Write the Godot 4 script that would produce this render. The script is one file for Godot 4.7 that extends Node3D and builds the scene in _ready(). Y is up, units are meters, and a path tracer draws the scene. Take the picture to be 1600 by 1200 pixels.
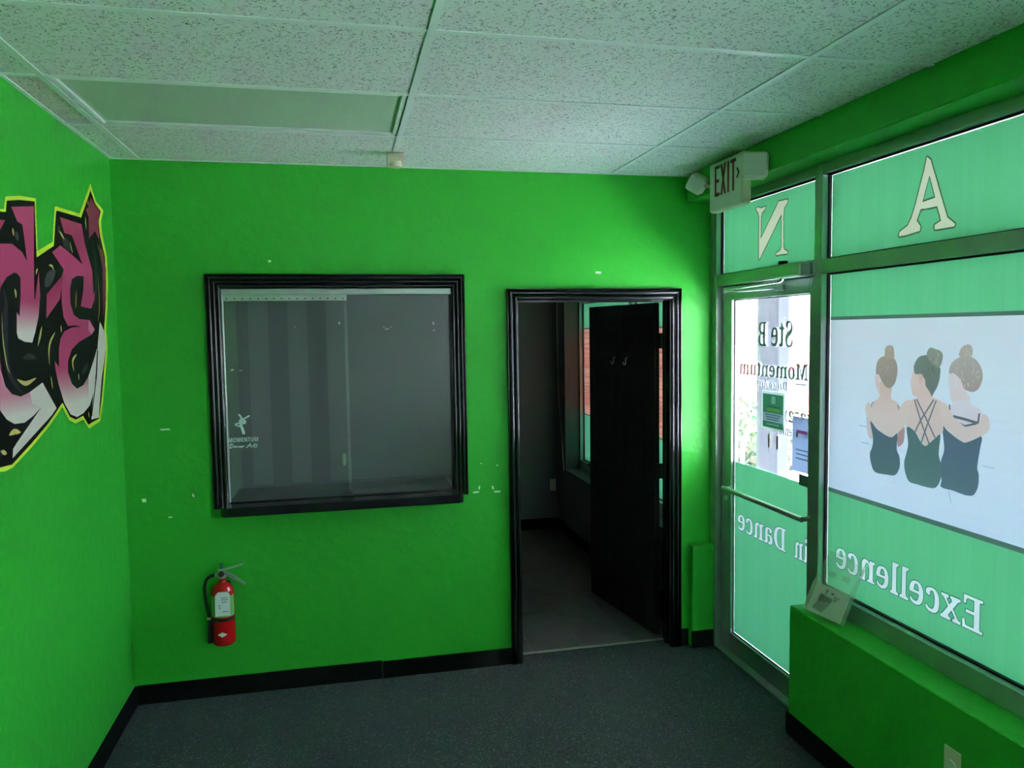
extends Node3D
# A small dance-studio lobby: green walls, a drop ceiling, a reception window, an open black door and a filmed storefront.
# World: back wall face at z = 0, left wall face at x = 0, floor at y = 0, storefront frame face at x = 3.17.

const EYE := Vector3(1.0682, 1.8737, 4.1395)
const FOCAL := 1206.49      # in pixels of the 1600 x 1200 frame
const YAW := 0.21758
const PITCH := 0.06922
const ROLL := -0.014415
const H := 2.732            # ceiling height
const TX := 1.2192          # ceiling grid, 4 ft across and 2 ft deep
const TZ := 0.6096
const GX := 0.1296          # first main tee from the left wall
const GZ := 0.6499          # first cross tee from the back wall
const RX := 3.02            # bulkhead face
const KX := 3.035           # knee wall face
const KY := 0.605           # knee wall top
const FX := 3.17            # storefront frame, room side
const PX := 3.215           # plane of the storefront glass
const REAR := 5.25
const OFFICE := -2.81
const WALL := 0.115

var rng := RandomNumberGenerator.new()
var M := {}
var taken := {}

# ------------------------------------------------------------------ helpers
func eye_basis() -> Basis:
	var c := cos(YAW)
	var s := sin(YAW)
	var cp := cos(PITCH)
	var sp := sin(PITCH)
	var right := Vector3(c, 0, s)
	var fwd := Vector3(s * cp, -sp, -c * cp)
	var up := Vector3(s * sp, cp, -c * sp)
	var r2 := right * cos(ROLL) + up * sin(ROLL)
	var u2 := -right * sin(ROLL) + up * cos(ROLL)
	return Basis(r2, u2, -fwd)

# the point of a plane (axis 0, 1 or 2 = value) that a pixel of the photograph looks at
func on_plane(u: float, v: float, axis: int, value: float) -> Vector3:
	var b := eye_basis()
	var d := b.x * ((u - 800.0) / FOCAL) - b.y * ((v - 600.0) / FOCAL) - b.z
	return EYE + d * ((value - EYE[axis]) / d[axis])

func numbered(called: String) -> String:
	var n: int = taken.get(called, 0)
	taken[called] = n + 1
	return called if n == 0 else "%s_%03d" % [called, n]

func tag(o: Node, label: String, category: String, group := "", kind := "") -> Node:
	if label: o.set_meta("label", label)
	if category: o.set_meta("category", category)
	if group: o.set_meta("group", group)
	if kind: o.set_meta("kind", kind)
	return o

func thing(called: String, at: Vector3, label: String, category: String, group := "", kind := "") -> Node3D:
	var o := Node3D.new()
	o.name = numbered(called)
	add_child(o)
	o.position = at
	tag(o, label, category, group, kind)
	return o

func sub(parent: Node, called: String) -> Node3D:
	var o := Node3D.new()
	o.name = called
	parent.add_child(o, true)
	return o

func new_st() -> SurfaceTool:
	var st := SurfaceTool.new()
	st.begin(Mesh.PRIMITIVE_TRIANGLES)
	return st

func put(parent: Node, called: String, st: SurfaceTool, m: Material, label := "") -> MeshInstance3D:
	var o := MeshInstance3D.new()
	o.name = numbered(called) if parent == self else called
	o.mesh = st.commit()
	o.material_override = m
	parent.add_child(o, true)
	if label: o.set_meta("label", label)
	return o

func put_mesh(parent: Node, called: String, mesh: Mesh, m: Material) -> MeshInstance3D:
	var o := MeshInstance3D.new()
	o.name = numbered(called) if parent == self else called
	o.mesh = mesh
	o.material_override = m
	parent.add_child(o, true)
	return o

# one triangle whose front looks along n
func tri(st: SurfaceTool, a: Vector3, b: Vector3, c: Vector3, n: Vector3) -> void:
	var g := (b - a).cross(c - a)
	if g.length_squared() < 1e-16: return
	g = g.normalized()
	if g.dot(n) > 0.0:
		var t := b
		b = c
		c = t
	else:
		g = -g
	for p in [a, b, c]:
		st.set_normal(g)
		st.add_vertex(p)

func quad(st: SurfaceTool, a: Vector3, b: Vector3, c: Vector3, d: Vector3, n: Vector3) -> void:
	tri(st, a, b, c, n)
	tri(st, a, c, d, n)

# box from corner to corner with chamfered edges
func bx(st: SurfaceTool, lo: Vector3, hi: Vector3, bev := 0.0) -> void:
	var c := (lo + hi) * 0.5
	var h := (hi - lo) * 0.5
	var b := minf(bev, minf(h.x, minf(h.y, h.z)) * 0.9)
	for ax in 3:
		var i := (ax + 1) % 3
		var j := (ax + 2) % 3
		for s in [-1.0, 1.0]:
			var n := Vector3.ZERO
			n[ax] = s
			var q := []
			for k in [[-1, -1], [1, -1], [1, 1], [-1, 1]]:
				var p := Vector3.ZERO
				p[ax] = s * h[ax]
				p[i] = k[0] * (h[i] - b)
				p[j] = k[1] * (h[j] - b)
				q.append(c + p)
			quad(st, q[0], q[1], q[2], q[3], n)
		if b <= 0.0: continue
		for s in [-1.0, 1.0]:
			for t in [-1.0, 1.0]:
				var n2 := Vector3.ZERO
				n2[i] = s
				n2[j] = t
				var q2 := []
				for k in [-1.0, 1.0]:
					var p1 := Vector3.ZERO
					p1[ax] = k * (h[ax] - b)
					var p2 := p1
					p1[i] = s * h[i]
					p1[j] = t * (h[j] - b)
					p2[i] = s * (h[i] - b)
					p2[j] = t * h[j]
					q2.append([c + p1, c + p2])
				quad(st, q2[0][0], q2[0][1], q2[1][1], q2[1][0], n2)
	if b > 0.0:
		for sx in [-1.0, 1.0]:
			for sy in [-1.0, 1.0]:
				for sz in [-1.0, 1.0]:
					var s3 := Vector3(sx, sy, sz)
					tri(st, c + s3 * Vector3(h.x, h.y - b, h.z - b), c + s3 * Vector3(h.x - b, h.y, h.z - b), c + s3 * Vector3(h.x - b, h.y - b, h.z), s3)

func box(parent: Node, called: String, lo: Vector3, hi: Vector3, m: Material, bev := 0.0, label := "") -> MeshInstance3D:
	var st := new_st()
	bx(st, lo, hi, bev)
	return put(parent, called, st, m, label)

func boxes(parent: Node, called: String, list: Array, m: Material, bev := 0.0) -> MeshInstance3D:
	var st := new_st()
	for b in list: bx(st, b[0], b[1], bev)
	return put(parent, called, st, m)

# lathe: profile of (radius, height) about the local y axis, then moved by t
func lathe(st: SurfaceTool, prof: Array, segs: int, t := Transform3D(), from := 0.0, to := TAU) -> void:
	for k in prof.size() - 1:
		var a: Vector2 = prof[k]
		var b: Vector2 = prof[k + 1]
		var e := b - a
		if e.length() < 1e-7: continue
		var nn := Vector2(e.y, -e.x).normalized()
		for i in segs:
			var t0 := lerpf(from, to, float(i) / segs)
			var t1 := lerpf(from, to, float(i + 1) / segs)
			var d0 := Vector3(cos(t0), 0, sin(t0))
			var d1 := Vector3(cos(t1), 0, sin(t1))
			var v := [d0 * a.x + Vector3(0, a.y, 0), d1 * a.x + Vector3(0, a.y, 0), d1 * b.x + Vector3(0, b.y, 0), d0 * b.x + Vector3(0, b.y, 0)]
			var nr := [d0 * nn.x + Vector3(0, nn.y, 0), d1 * nn.x + Vector3(0, nn.y, 0), d1 * nn.x + Vector3(0, nn.y, 0), d0 * nn.x + Vector3(0, nn.y, 0)]
			smooth_quad(st, v, nr, t)

func smooth_quad(st: SurfaceTool, v: Array, nr: Array, t: Transform3D) -> void:
	var g: Vector3 = (v[1] - v[0]).cross(v[2] - v[0])
	if g.length_squared() < 1e-18: g = (v[2] - v[0]).cross(v[3] - v[0])
	var mid: Vector3 = nr[0] + nr[2]
	var order := [0, 1, 2, 0, 2, 3] if g.dot(mid) < 0.0 else [0, 2, 1, 0, 3, 2]
	for k in order:
		st.set_normal((t.basis * nr[k]).normalized())
		st.add_vertex(t * v[k])

func tube(st: SurfaceTool, pts: Array, r: float, segs := 8, caps := true) -> void:
	var rings := []
	var prev := Vector3.ZERO
	for i in pts.size():
		var a: Vector3 = pts[maxi(i - 1, 0)]
		var b: Vector3 = pts[mini(i + 1, pts.size() - 1)]
		var d := (b - a).normalized()
		var u := prev - d * prev.dot(d) if prev != Vector3.ZERO else (d.cross(Vector3.UP) if absf(d.y) < 0.9 else d.cross(Vector3.RIGHT))
		u = u.normalized()
		prev = u
		var w := d.cross(u)
		var ring := []
		for k in segs:
			var t := TAU * k / segs
			ring.append(u * cos(t) + w * sin(t))
		rings.append(ring)
	for i in pts.size() - 1:
		for k in segs:
			var k2 := (k + 1) % segs
			var n := [rings[i][k], rings[i][k2], rings[i + 1][k2], rings[i + 1][k]]
			smooth_quad(st, [pts[i] + n[0] * r, pts[i] + n[1] * r, pts[i + 1] + n[2] * r, pts[i + 1] + n[3] * r], n, Transform3D())
	if caps:
		for e in [0, pts.size() - 1]:
			var o: Vector3 = pts[e] - pts[1 if e == 0 else pts.size() - 2]
			for k in segs:
				tri(st, pts[e], pts[e] + rings[e][k] * r, pts[e] + rings[e][(k + 1) % segs] * r, o)

func spline(p: Array, steps := 6, closed := false) -> Array:
	var out := []
	var n := p.size()
	for i in (n if closed else n - 1):
		var a = p[(i - 1 + n) % n] if closed else p[maxi(i - 1, 0)]
		var b = p[i]
		var c = p[(i + 1) % n]
		var d = p[(i + 2) % n] if closed else p[mini(i + 2, n - 1)]
		for k in steps:
			var t := float(k) / steps
			out.append(0.5 * ((2.0 * b) + (c - a) * t + (2.0 * a - 5.0 * b + 4.0 * c - d) * t * t + (3.0 * b - a - 3.0 * c + d) * t * t * t))
	if not closed: out.append(p[n - 1])
	return out

# a flat outline (local xy) pushed out along local z from z0 to z1
func prism(st: SurfaceTool, poly: PackedVector2Array, t: Transform3D, z0: float, z1: float) -> void:
	var idx := Geometry2D.triangulate_polygon(poly)
	var nz := t.basis.z
	for k in range(0, idx.size(), 3):
		for s in [[z1, 1.0], [z0, -1.0]]:
			var v := []
			for q in 3: v.append(t * Vector3(poly[idx[k + q]].x, poly[idx[k + q]].y, s[0]))
			tri(st, v[0], v[1], v[2], nz * s[1])
	var cw := Geometry2D.is_polygon_clockwise(poly)
	for k in poly.size():
		var a := poly[k]
		var b := poly[(k + 1) % poly.size()]
		var e := b - a
		var n := Vector3(e.y, -e.x, 0) * (-1.0 if cw else 1.0)
		quad(st, t * Vector3(a.x, a.y, z0), t * Vector3(b.x, b.y, z0), t * Vector3(b.x, b.y, z1), t * Vector3(a.x, a.y, z1), t.basis * n)

func rounded(w: float, h: float, r: float, n := 5) -> PackedVector2Array:
	var p := PackedVector2Array()
	for c in [[1, 1, 0.0], [-1, 1, PI / 2], [-1, -1, PI], [1, -1, PI * 1.5]]:
		for k in n + 1:
			var t: float = c[2] + PI / 2 * k / n
			p.append(Vector2(c[0] * (w / 2 - r) + cos(t) * r, c[1] * (h / 2 - r) + sin(t) * r))
	return p

func font(names: String, weight := 400) -> SystemFont:
	var f := SystemFont.new()
	f.font_names = PackedStringArray([names])
	f.font_weight = weight
	return f

func letters(s: String, f: Font, depth := 0.0) -> TextMesh:
	var t := TextMesh.new()
	t.text = s
	t.font = f
	t.font_size = 64
	t.depth = depth
	t.curve_step = 1.0
	return t

# raised or printed lettering fitted into a width and a height, centred on a point of a face
func text_on(parent: Node, called: String, s: String, f: Font, right: Vector3, up: Vector3, centre: Vector3, w: float, h: float, m: Material, depth := 0.0006) -> MeshInstance3D:
	var t := letters(s, f, 1.0)
	var box_ := t.get_aabb()
	var sc := Vector3(w / box_.size.x, h / box_.size.y, depth / maxf(box_.size.z, 1e-6))
	var bas := Basis(right * sc.x, up * sc.y, right.cross(up) * sc.z)
	var o := put_mesh(parent, called, t, m)
	o.transform = Transform3D(bas, centre - bas * box_.get_center())
	return o

# ------------------------------------------------------------------ painted prints
class Canvas:
	var im: Image
	var x0: float
	var y1: float
	var s: float
	var w: int
	var h: int
	func _init(a: float, b: float, lo: float, hi: float, scale: float, c: Color) -> void:
		x0 = a
		y1 = hi
		s = scale
		w = int(ceil((b - a) * s))
		h = int(ceil((hi - lo) * s))
		im = Image.create(w, h, false, Image.FORMAT_RGB8)
		im.fill(c)
	# fill an outline given in metres; the print may run from one colour to another over a span of heights
	func fill(poly: Array, c: Color, c2 = null, ya := 0.0, yb := 1.0) -> void:
		var p := []
		var top := 1e9
		var low := -1e9
		for q in poly:
			var v := Vector2((q.x - x0) * s, (y1 - q.y) * s)
			p.append(v)
			top = minf(top, v.y)
			low = maxf(low, v.y)
		for y in range(maxi(int(floor(top)), 0), mini(int(ceil(low)), h - 1) + 1):
			var yc := y + 0.5
			var xs := []
			for k in p.size():
				var a: Vector2 = p[k]
				var b: Vector2 = p[(k + 1) % p.size()]
				if (a.y <= yc) != (b.y <= yc):
					xs.append(a.x + (b.x - a.x) * (yc - a.y) / (b.y - a.y))
			xs.sort()
			var col := c
			if c2 != null: col = c.lerp(c2, clampf((y1 - yc / s - ya) / (yb - ya), 0.0, 1.0))
			for k in range(0, xs.size() - 1, 2):
				var l := clampi(int(round(xs[k])), 0, w)
				var r := clampi(int(round(xs[k + 1])), 0, w)
				if r > l: im.fill_rect(Rect2i(l, y, r - l, 1), col)
	func stroke(pts: Array, wide: float, c: Color, taper := false) -> void:
		for i in pts.size() - 1:
			var a: Vector2 = pts[i]
			var b: Vector2 = pts[i + 1]
			var n := (b - a).orthogonal().normalized()
			var wa := wide * 0.5
			var wb := wide * 0.5
			if taper:
				wa *= sin(PI * (i + 0.15) / (pts.size() - 0.7))
				wb *= sin(PI * (i + 1.15) / (pts.size() - 0.7)) if i < pts.size() - 2 else 0.1
			var e := (b - a).normalized() * wide * 0.15
			fill([a + n * wa - e, b + n * wb + e, b - n * wb + e, a - n * wa - e], c)
	# lettering: triangles of a TextMesh fitted between two points, running from xa to xb
	func words(t: TextMesh, xa: float, xb: float, lo: float, hi: float, c: Color, off := Vector2.ZERO) -> void:
		var bb := t.get_aabb()
		var arr := t.surface_get_arrays(0)
		var v: PackedVector3Array = arr[Mesh.ARRAY_VERTEX]
		var ix = arr[Mesh.ARRAY_INDEX]
		var n: int = ix.size() if ix != null and ix.size() else v.size()
		for k in range(0, n, 3):
			var p := []
			for q in 3:
				var a: Vector3 = v[ix[k + q]] if ix != null and ix.size() else v[k + q]
				p.append(Vector2(lerpf(xa, xb, (a.x - bb.position.x) / bb.size.x), lerpf(lo, hi, (a.y - bb.position.y) / bb.size.y)) + off)
			fill(p, c)
	func outlined(t: TextMesh, xa: float, xb: float, lo: float, hi: float, c: Color, edge: Color, wide: float) -> void:
		for k in 8: words(t, xa, xb, lo, hi, edge, Vector2.from_angle(TAU * k / 8.0) * wide)
		words(t, xa, xb, lo, hi, c)
	func texture() -> ImageTexture:
		return ImageTexture.create_from_image(im)

func rgb(r: float, g: float, b: float) -> Color:
	return Color(r / 255.0, g / 255.0, b / 255.0)

func mat(key: String, c: Color, rough := 0.6, metal := 0.0, spec := 0.5) -> StandardMaterial3D:
	var m := StandardMaterial3D.new()
	m.resource_name = key
	m.albedo_color = c
	m.roughness = rough
	m.metallic = metal
	m.metallic_specular = spec
	M[key] = m
	return m

func noise_tex(freq: float, size: int, kind := FastNoiseLite.TYPE_SIMPLEX_SMOOTH, oct := 4, sd := 3) -> ImageTexture:
	var n := FastNoiseLite.new()
	n.noise_type = kind
	n.frequency = freq
	n.fractal_octaves = oct
	n.seed = sd
	return ImageTexture.create_from_image(n.get_seamless_image(size, size))

func tri_map(m: StandardMaterial3D, metres: float) -> void:
	m.uv1_triplanar = true
	m.uv1_world_triplanar = true
	m.uv1_scale = Vector3.ONE / metres
	m.uv1_triplanar_sharpness = 8.0

func relief(m: StandardMaterial3D, t: Texture2D, depth_cm: float) -> void:
	m.heightmap_enabled = true
	m.heightmap_texture = t
	m.heightmap_scale = depth_cm

func film_mat(key: String, t: Texture2D) -> StandardMaterial3D:
	var m := mat(key, Color.WHITE, 0.7, 0.0, 0.3)
	m.albedo_texture = t
	m.backlight_enabled = true
	m.backlight = FILM_LIGHT
	m.texture_repeat = false
	return m

# an upright sheet in the plane x = at, its texture running along z
func sheet_x(parent: Node, called: String, at: float, z0: float, z1: float, y0: float, y1: float, m: Material, label := "") -> MeshInstance3D:
	var st := new_st()
	var p := [Vector3(at, y1, z0), Vector3(at, y1, z1), Vector3(at, y0, z1), Vector3(at, y0, z0)]
	var uv := [Vector2(0, 0), Vector2(1, 0), Vector2(1, 1), Vector2(0, 1)]
	for k in [0, 1, 2, 0, 2, 3]:
		st.set_normal(Vector3(-1, 0, 0))
		st.set_uv(uv[k])
		st.add_vertex(p[k])
	return put(parent, called, st, m, label)

const FILM_LIGHT := Color(0.315, 0.315, 0.32)
const FILM_GREEN := Color(0.42, 0.77, 0.56)

# ------------------------------------------------------------------ light and camera
func _ready() -> void:
	rng.seed = 7
	var cam := Camera3D.new()
	cam.name = "camera"
	cam.fov = rad_to_deg(2.0 * atan(600.0 / FOCAL))
	cam.near = 0.02
	cam.far = 400.0
	cam.transform = Transform3D(eye_basis(), EYE)
	add_child(cam)
	cam.current = true

	var sky_mat := ProceduralSkyMaterial.new()
	sky_mat.sky_top_color = Color(0.62, 0.76, 0.95)
	sky_mat.sky_horizon_color = Color(0.95, 0.97, 1.0)
	sky_mat.sky_curve = 0.25
	sky_mat.ground_bottom_color = Color(0.55, 0.55, 0.54)
	sky_mat.ground_horizon_color = Color(0.85, 0.86, 0.87)
	sky_mat.sky_energy_multiplier = 1.0
	var sky := Sky.new()
	sky.sky_material = sky_mat
	var env := Environment.new()
	env.background_mode = Environment.BG_SKY
	env.sky = sky
	env.background_energy_multiplier = 18.0
	env.tonemap_mode = Environment.TONE_MAPPER_LINEAR
	env.tonemap_exposure = 2.2
	env.sdfgi_enabled = true
	env.ssao_enabled = true
	env.ssil_enabled = true
	var we := WorldEnvironment.new()
	we.name = "world_environment"
	we.environment = env
	add_child(we)

	# the sun stands high over the car park: the canopy keeps it off the shopfront, the walk throws its light back up
	var sun := DirectionalLight3D.new()
	sun.name = "sun"
	sun.light_energy = 34.0
	sun.light_color = Color(1.0, 0.985, 0.97)
	sun.light_angular_distance = 0.6
	sun.shadow_enabled = true
	sun.sky_mode = DirectionalLight3D.SKY_MODE_LIGHT_ONLY
	add_child(sun)
	sun.look_at_from_position(Vector3(4.0, 14, -2.0), Vector3.ZERO, Vector3.UP)

	materials()
	shell()
	ceiling()
	storefront()
	glass_door()
	office()
	black_door()
	reception_window()
	mural()
	wall_marks()
	fire_extinguisher()
	exit_sign()
	detector()
	brochures()
	outlets()
	outside()

func materials() -> void:
	var bump := noise_tex(0.012, 512, FastNoiseLite.TYPE_SIMPLEX_SMOOTH, 4, 11)
	var g := mat("green_paint", Color(0.195, 0.675, 0.20), 0.42, 0.0, 0.36)
	tri_map(g, 0.55)
	relief(g, bump, 0.18)
	mat("green_trim_paint", Color(0.275, 0.715, 0.265), 0.4)
	var ch := mat("charcoal_paint", Color(0.40, 0.43, 0.435), 0.5)
	tri_map(ch, 0.55)
	relief(ch, bump, 0.12)
	mat("white_paint", Color(0.85, 0.85, 0.84), 0.7)
	mat("light_stripe_paint", Color(0.82, 0.83, 0.82), 0.6)
	mat("dark_stripe_paint", Color(0.13, 0.13, 0.13), 0.6)
	mat("black_gloss", Color(0.09, 0.09, 0.095), 0.17)
	mat("black_vinyl", Color(0.045, 0.05, 0.05), 0.55, 0.0, 0.3)
	mat("black_door_paint", Color(0.075, 0.08, 0.08), 0.45)
	mat("rubber", Color(0.06, 0.06, 0.06), 0.6)
	mat("aluminium", Color(0.70, 0.74, 0.71), 0.36, 0.75)
	mat("bright_metal", Color(0.86, 0.87, 0.86), 0.34, 0.9)
	mat("hinge_metal", Color(0.25, 0.25, 0.26), 0.35, 0.9)
	mat("grid_white", Color(0.92, 0.94, 0.92), 0.45)
	mat("beige_plastic", Color(0.86, 0.83, 0.70), 0.5)
	mat("white_plastic", Color(0.86, 0.86, 0.82), 0.4)
	mat("exit_red", Color(0.45, 0.07, 0.06), 0.5)
	mat("dark_mark", Color(0.06, 0.10, 0.08), 0.6)
	mat("red_enamel", Color(0.72, 0.05, 0.07), 0.22)
	mat("label_white", Color(0.85, 0.88, 0.85), 0.6)
	mat("label_green", Color(0.45, 0.70, 0.36), 0.6)
	mat("spackle", Color(0.90, 0.93, 0.88), 0.8)
	mat("grout", Color(0.62, 0.62, 0.58), 0.9)
	mat("deck", Color(0.25, 0.25, 0.25), 0.9)
	mat("logo", Color(0.80, 0.92, 0.86), 0.6)
	mat("concrete", Color(0.84, 0.86, 0.87), 0.9)
	mat("asphalt", Color(0.60, 0.61, 0.62), 0.95)
	mat("stucco_white", Color(0.90, 0.89, 0.87), 0.9)
	mat("column_grey", Color(0.20, 0.205, 0.23), 0.9, 0.0, 0.3)
	mat("leaf", Color(0.20, 0.29, 0.20), 0.7)
	mat("leaf_pale", Color(0.36, 0.45, 0.33), 0.7)
	mat("bark", Color(0.30, 0.25, 0.20), 0.9)
	mat("car_red", Color(0.75, 0.08, 0.12), 0.25)
	mat("car_glass", Color(0.1, 0.11, 0.12), 0.1)
	mat("vinyl_white", Color(0.80, 0.81, 0.85), 0.7)
	M.vinyl_white.backlight_enabled = true
	M.vinyl_white.backlight = Color(0.04, 0.04, 0.042)
	var gl := mat("glass", Color(0.95, 1.0, 0.97, 0.04), 0.0)
	gl.transparency = BaseMaterial3D.TRANSPARENCY_ALPHA
	var ac := mat("acrylic", Color(0.93, 0.95, 0.84, 0.15), 0.03)
	ac.transparency = BaseMaterial3D.TRANSPARENCY_ALPHA

	# carpet: short speckled loops
	var im := Image.create(512, 512, false, Image.FORMAT_RGB8)
	for y in 512:
		for x in 512:
			var v := 0.255 + 0.05 * rng.randf() + (0.09 if rng.randf() < 0.05 else 0.0)
			im.set_pixel(x, y, Color(v * 0.93, v * 1.0, v * 1.02))
	for k in 5200:
		var a := Vector2(rng.randf() * 512, rng.randf() * 512)
		var v := rng.randf_range(0.13, 0.50)
		im.fill_rect(Rect2i(int(a.x), int(a.y), rng.randi_range(2, 5), rng.randi_range(2, 4)), Color(v * 0.93, v, v * 1.02))
	var ct := ImageTexture.create_from_image(im)
	var cp := mat("carpet", Color.WHITE, 0.95, 0.0, 0.2)
	cp.albedo_texture = ct
	tri_map(cp, 0.8)
	relief(cp, ct, 0.6)

	# mineral-fibre ceiling tile: worm-like fissures and pinholes
	im = Image.create(1024, 1024, false, Image.FORMAT_RGB8)
	im.fill(Color(0.92, 0.925, 0.905))
	for k in 6500:
		var v := rng.randf_range(0.88, 0.95)
		im.fill_rect(Rect2i(rng.randi_range(0, 1018), rng.randi_range(0, 1018), rng.randi_range(3, 14), rng.randi_range(3, 10)), Color(v, v * 1.01, v * 0.985))
	for k in 6200:
		var p := Vector2(rng.randf() * 1024, rng.randf() * 1024)
		var d := rng.randf() * TAU
		var v := rng.randf_range(0.48, 0.72)
		var wide := rng.randi_range(1, 3)
		for q in rng.randi_range(2, 6):
			im.fill_rect(Rect2i(int(p.x), int(p.y), wide, wide), Color(v, v, v * 0.97))
			d += rng.randf_range(-0.9, 0.9)
			p += Vector2.from_angle(d) * 2.2
	var tt := ImageTexture.create_from_image(im)
	var tm := mat("ceiling_tile", Color.WHITE, 0.95, 0.0, 0.2)
	tm.albedo_texture = tt
	tri_map(tm, 1.03)
	relief(tm, tt, 0.12)
	var tp := tm.duplicate() as StandardMaterial3D
	tp.resource_name = "ceiling_tile_aged"
	tp.albedo_color = Color(1.0, 0.92, 0.93)
	M["ceiling_tile_aged"] = tp

	# prismatic lens of the light fitting
	im = Image.create(64, 64, false, Image.FORMAT_RGB8)
	for y in 64:
		for x in 64:
			var v := 1.0 - maxf(absf((x % 16) - 7.5), absf((y % 16) - 7.5)) / 8.0
			im.set_pixel(x, y, Color(v, v, v))
	var lm := mat("light_lens", Color(0.80, 0.84, 0.78), 0.22)
	tri_map(lm, 0.04)
	relief(lm, ImageTexture.create_from_image(im), 0.06)

	# slate-coloured floor tile of the office
	var sn := FastNoiseLite.new()
	sn.seed = 5
	sn.frequency = 0.02
	var si := sn.get_seamless_image(256, 256)
	im = Image.create(256, 256, false, Image.FORMAT_RGB8)
	for y in 256:
		for x in 256:
			var v := 0.36 + 0.07 * (si.get_pixel(x, y).r - 0.5) + 0.02 * rng.randf()
			im.set_pixel(x, y, Color(v, v * 1.01, v * 0.98))
	var fl := mat("slate_tile", Color.WHITE, 0.45)
	fl.albedo_texture = ImageTexture.create_from_image(im)
	tri_map(fl, 0.7)

# ------------------------------------------------------------------ room shell
func structure(called: String, label: String, category: String) -> Node3D:
	return thing(called, Vector3.ZERO, label, category, "", "structure")

func shell() -> void:
	var fl := structure("floor", "dark speckled grey carpet covering the lobby floor", "floor")
	box(fl, "carpet", Vector3(-0.12, -0.12, -0.11), Vector3(3.3, 0, REAR + 0.1), M.carpet)
	box(fl, "threshold_strip", Vector3(2.02, -0.004, -0.118), Vector3(2.92, 0.006, -0.100), M.grout, 0.002)

	var wl := structure("wall_left", "bright green left wall carrying a graffiti mural", "wall")
	box(wl, "plaster", Vector3(-0.12, 0, -WALL), Vector3(0, 2.95, REAR), M.green_paint)
	box(wl, "baseboard", Vector3(0, 0, 0.010), Vector3(0.010, 0.102, REAR), M.black_vinyl, 0.003)

	# back wall round the reception window and the doorway
	var wb := structure("wall_back", "green back wall with reception window and black doorway", "wall")
	var zm := -WALL * 0.5
	var ow := [0.470, 1.668, 0.960, 2.114]
	var od := [1.995, 2.945, 2.060]
	for skin in [["plaster", zm, 0.0, M.green_paint]]:
		var z0: float = skin[1]
		var z1: float = skin[2]
		boxes(wb, skin[0], [
			[Vector3(0, 0, z0), Vector3(ow[0], H + 0.2, z1)],
			[Vector3(ow[0], 0, z0), Vector3(ow[1], ow[2], z1)],
			[Vector3(ow[0], ow[3], z0), Vector3(ow[1], H + 0.2, z1)],
			[Vector3(ow[1], 0, z0), Vector3(od[0], H + 0.2, z1)],
			[Vector3(od[0], od[2], z0), Vector3(od[1], H + 0.2, z1)],
			[Vector3(od[1], 0, z0), Vector3(3.24, H + 0.2, z1)]], skin[3])
	box(wb, "baseboard", Vector3(0.010, 0, 0), Vector3(1.239, 0.100, 0.011), M.black_vinyl, 0.003)
	box(wb, "baseboard", Vector3(1.243, 0, 0), Vector3(1.962, 0.094, 0.010), M.black_vinyl, 0.003)
	box(wb, "baseboard", Vector3(2.984, 0, 0), Vector3(3.03, 0.100, 0.010), M.black_vinyl, 0.003)
	var wo := structure("wall_office_front", "charcoal office side of the back wall", "wall")
	boxes(wo, "plaster", [
		[Vector3(0, 0, -WALL), Vector3(ow[0], H, zm)],
		[Vector3(ow[0], 0, -WALL), Vector3(ow[1], ow[2], zm)],
		[Vector3(ow[0], ow[3], -WALL), Vector3(ow[1], H, zm)],
		[Vector3(ow[1], 0, -WALL), Vector3(od[0], H, zm)],
		[Vector3(od[0], od[2], -WALL), Vector3(od[1], H, zm)],
		[Vector3(od[1], 0, -WALL), Vector3(3.24, H, zm)]], M.charcoal_paint)

	# rear wall behind the camera: broad dark and light painted stripes (they show in the reception glass)
	var wr := structure("wall_rear", "pale rear wall with broad dark painted stripes at one end", "wall")
	box(wr, "plaster", Vector3(0, 0, REAR), Vector3(3.3, 2.95, REAR + 0.12), M.dark_stripe_paint)
	for k in 3:
		box(wr, "painted_stripe", Vector3(0.13 + 0.44 * k, 0.10, REAR - 0.002), Vector3(0.35 + 0.44 * k if k < 2 else 3.02, H - 0.01, REAR), M.light_stripe_paint)
	box(wr, "baseboard", Vector3(0.012, 0, REAR - 0.010), Vector3(3.03, 0.100, REAR - 0.001), M.black_vinyl, 0.003)

	# storefront side: knee wall with its ledge, the stub beside the door, the bulkhead above
	var kn := structure("wall_right", "low green knee wall under the storefront windows", "wall")
	box(kn, "knee_wall", Vector3(KX, 0, 1.045), Vector3(3.29, KY, REAR), M.green_paint, 0.004)
	box(kn, "knee_wall_stub", Vector3(KX, 0, 0.0), Vector3(FX + 0.01, KY, 0.050), M.green_paint, 0.003)
	box(kn, "baseboard", Vector3(KX - 0.010, 0, 1.040), Vector3(KX, 0.104, REAR - 0.01), M.black_vinyl, 0.003)
	box(kn, "baseboard", Vector3(KX - 0.009, 0, 1.036), Vector3(3.17, 0.104, 1.045), M.black_vinyl, 0.002)
	box(kn, "baseboard", Vector3(KX - 0.008, 0, 0.050), Vector3(3.165, 0.100, 0.060), M.black_vinyl, 0.003)
	var bk := structure("wall_right_bulkhead", "green bulkhead running above the storefront windows", "wall")
	box(bk, "plaster", Vector3(RX, 2.590, 0.0), Vector3(3.29, 2.95, REAR), M.green_paint, 0.004)
	box(bk, "office_plaster", Vector3(RX, 2.590, OFFICE), Vector3(3.29, 2.95, -0.0005), M.charcoal_paint)

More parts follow.
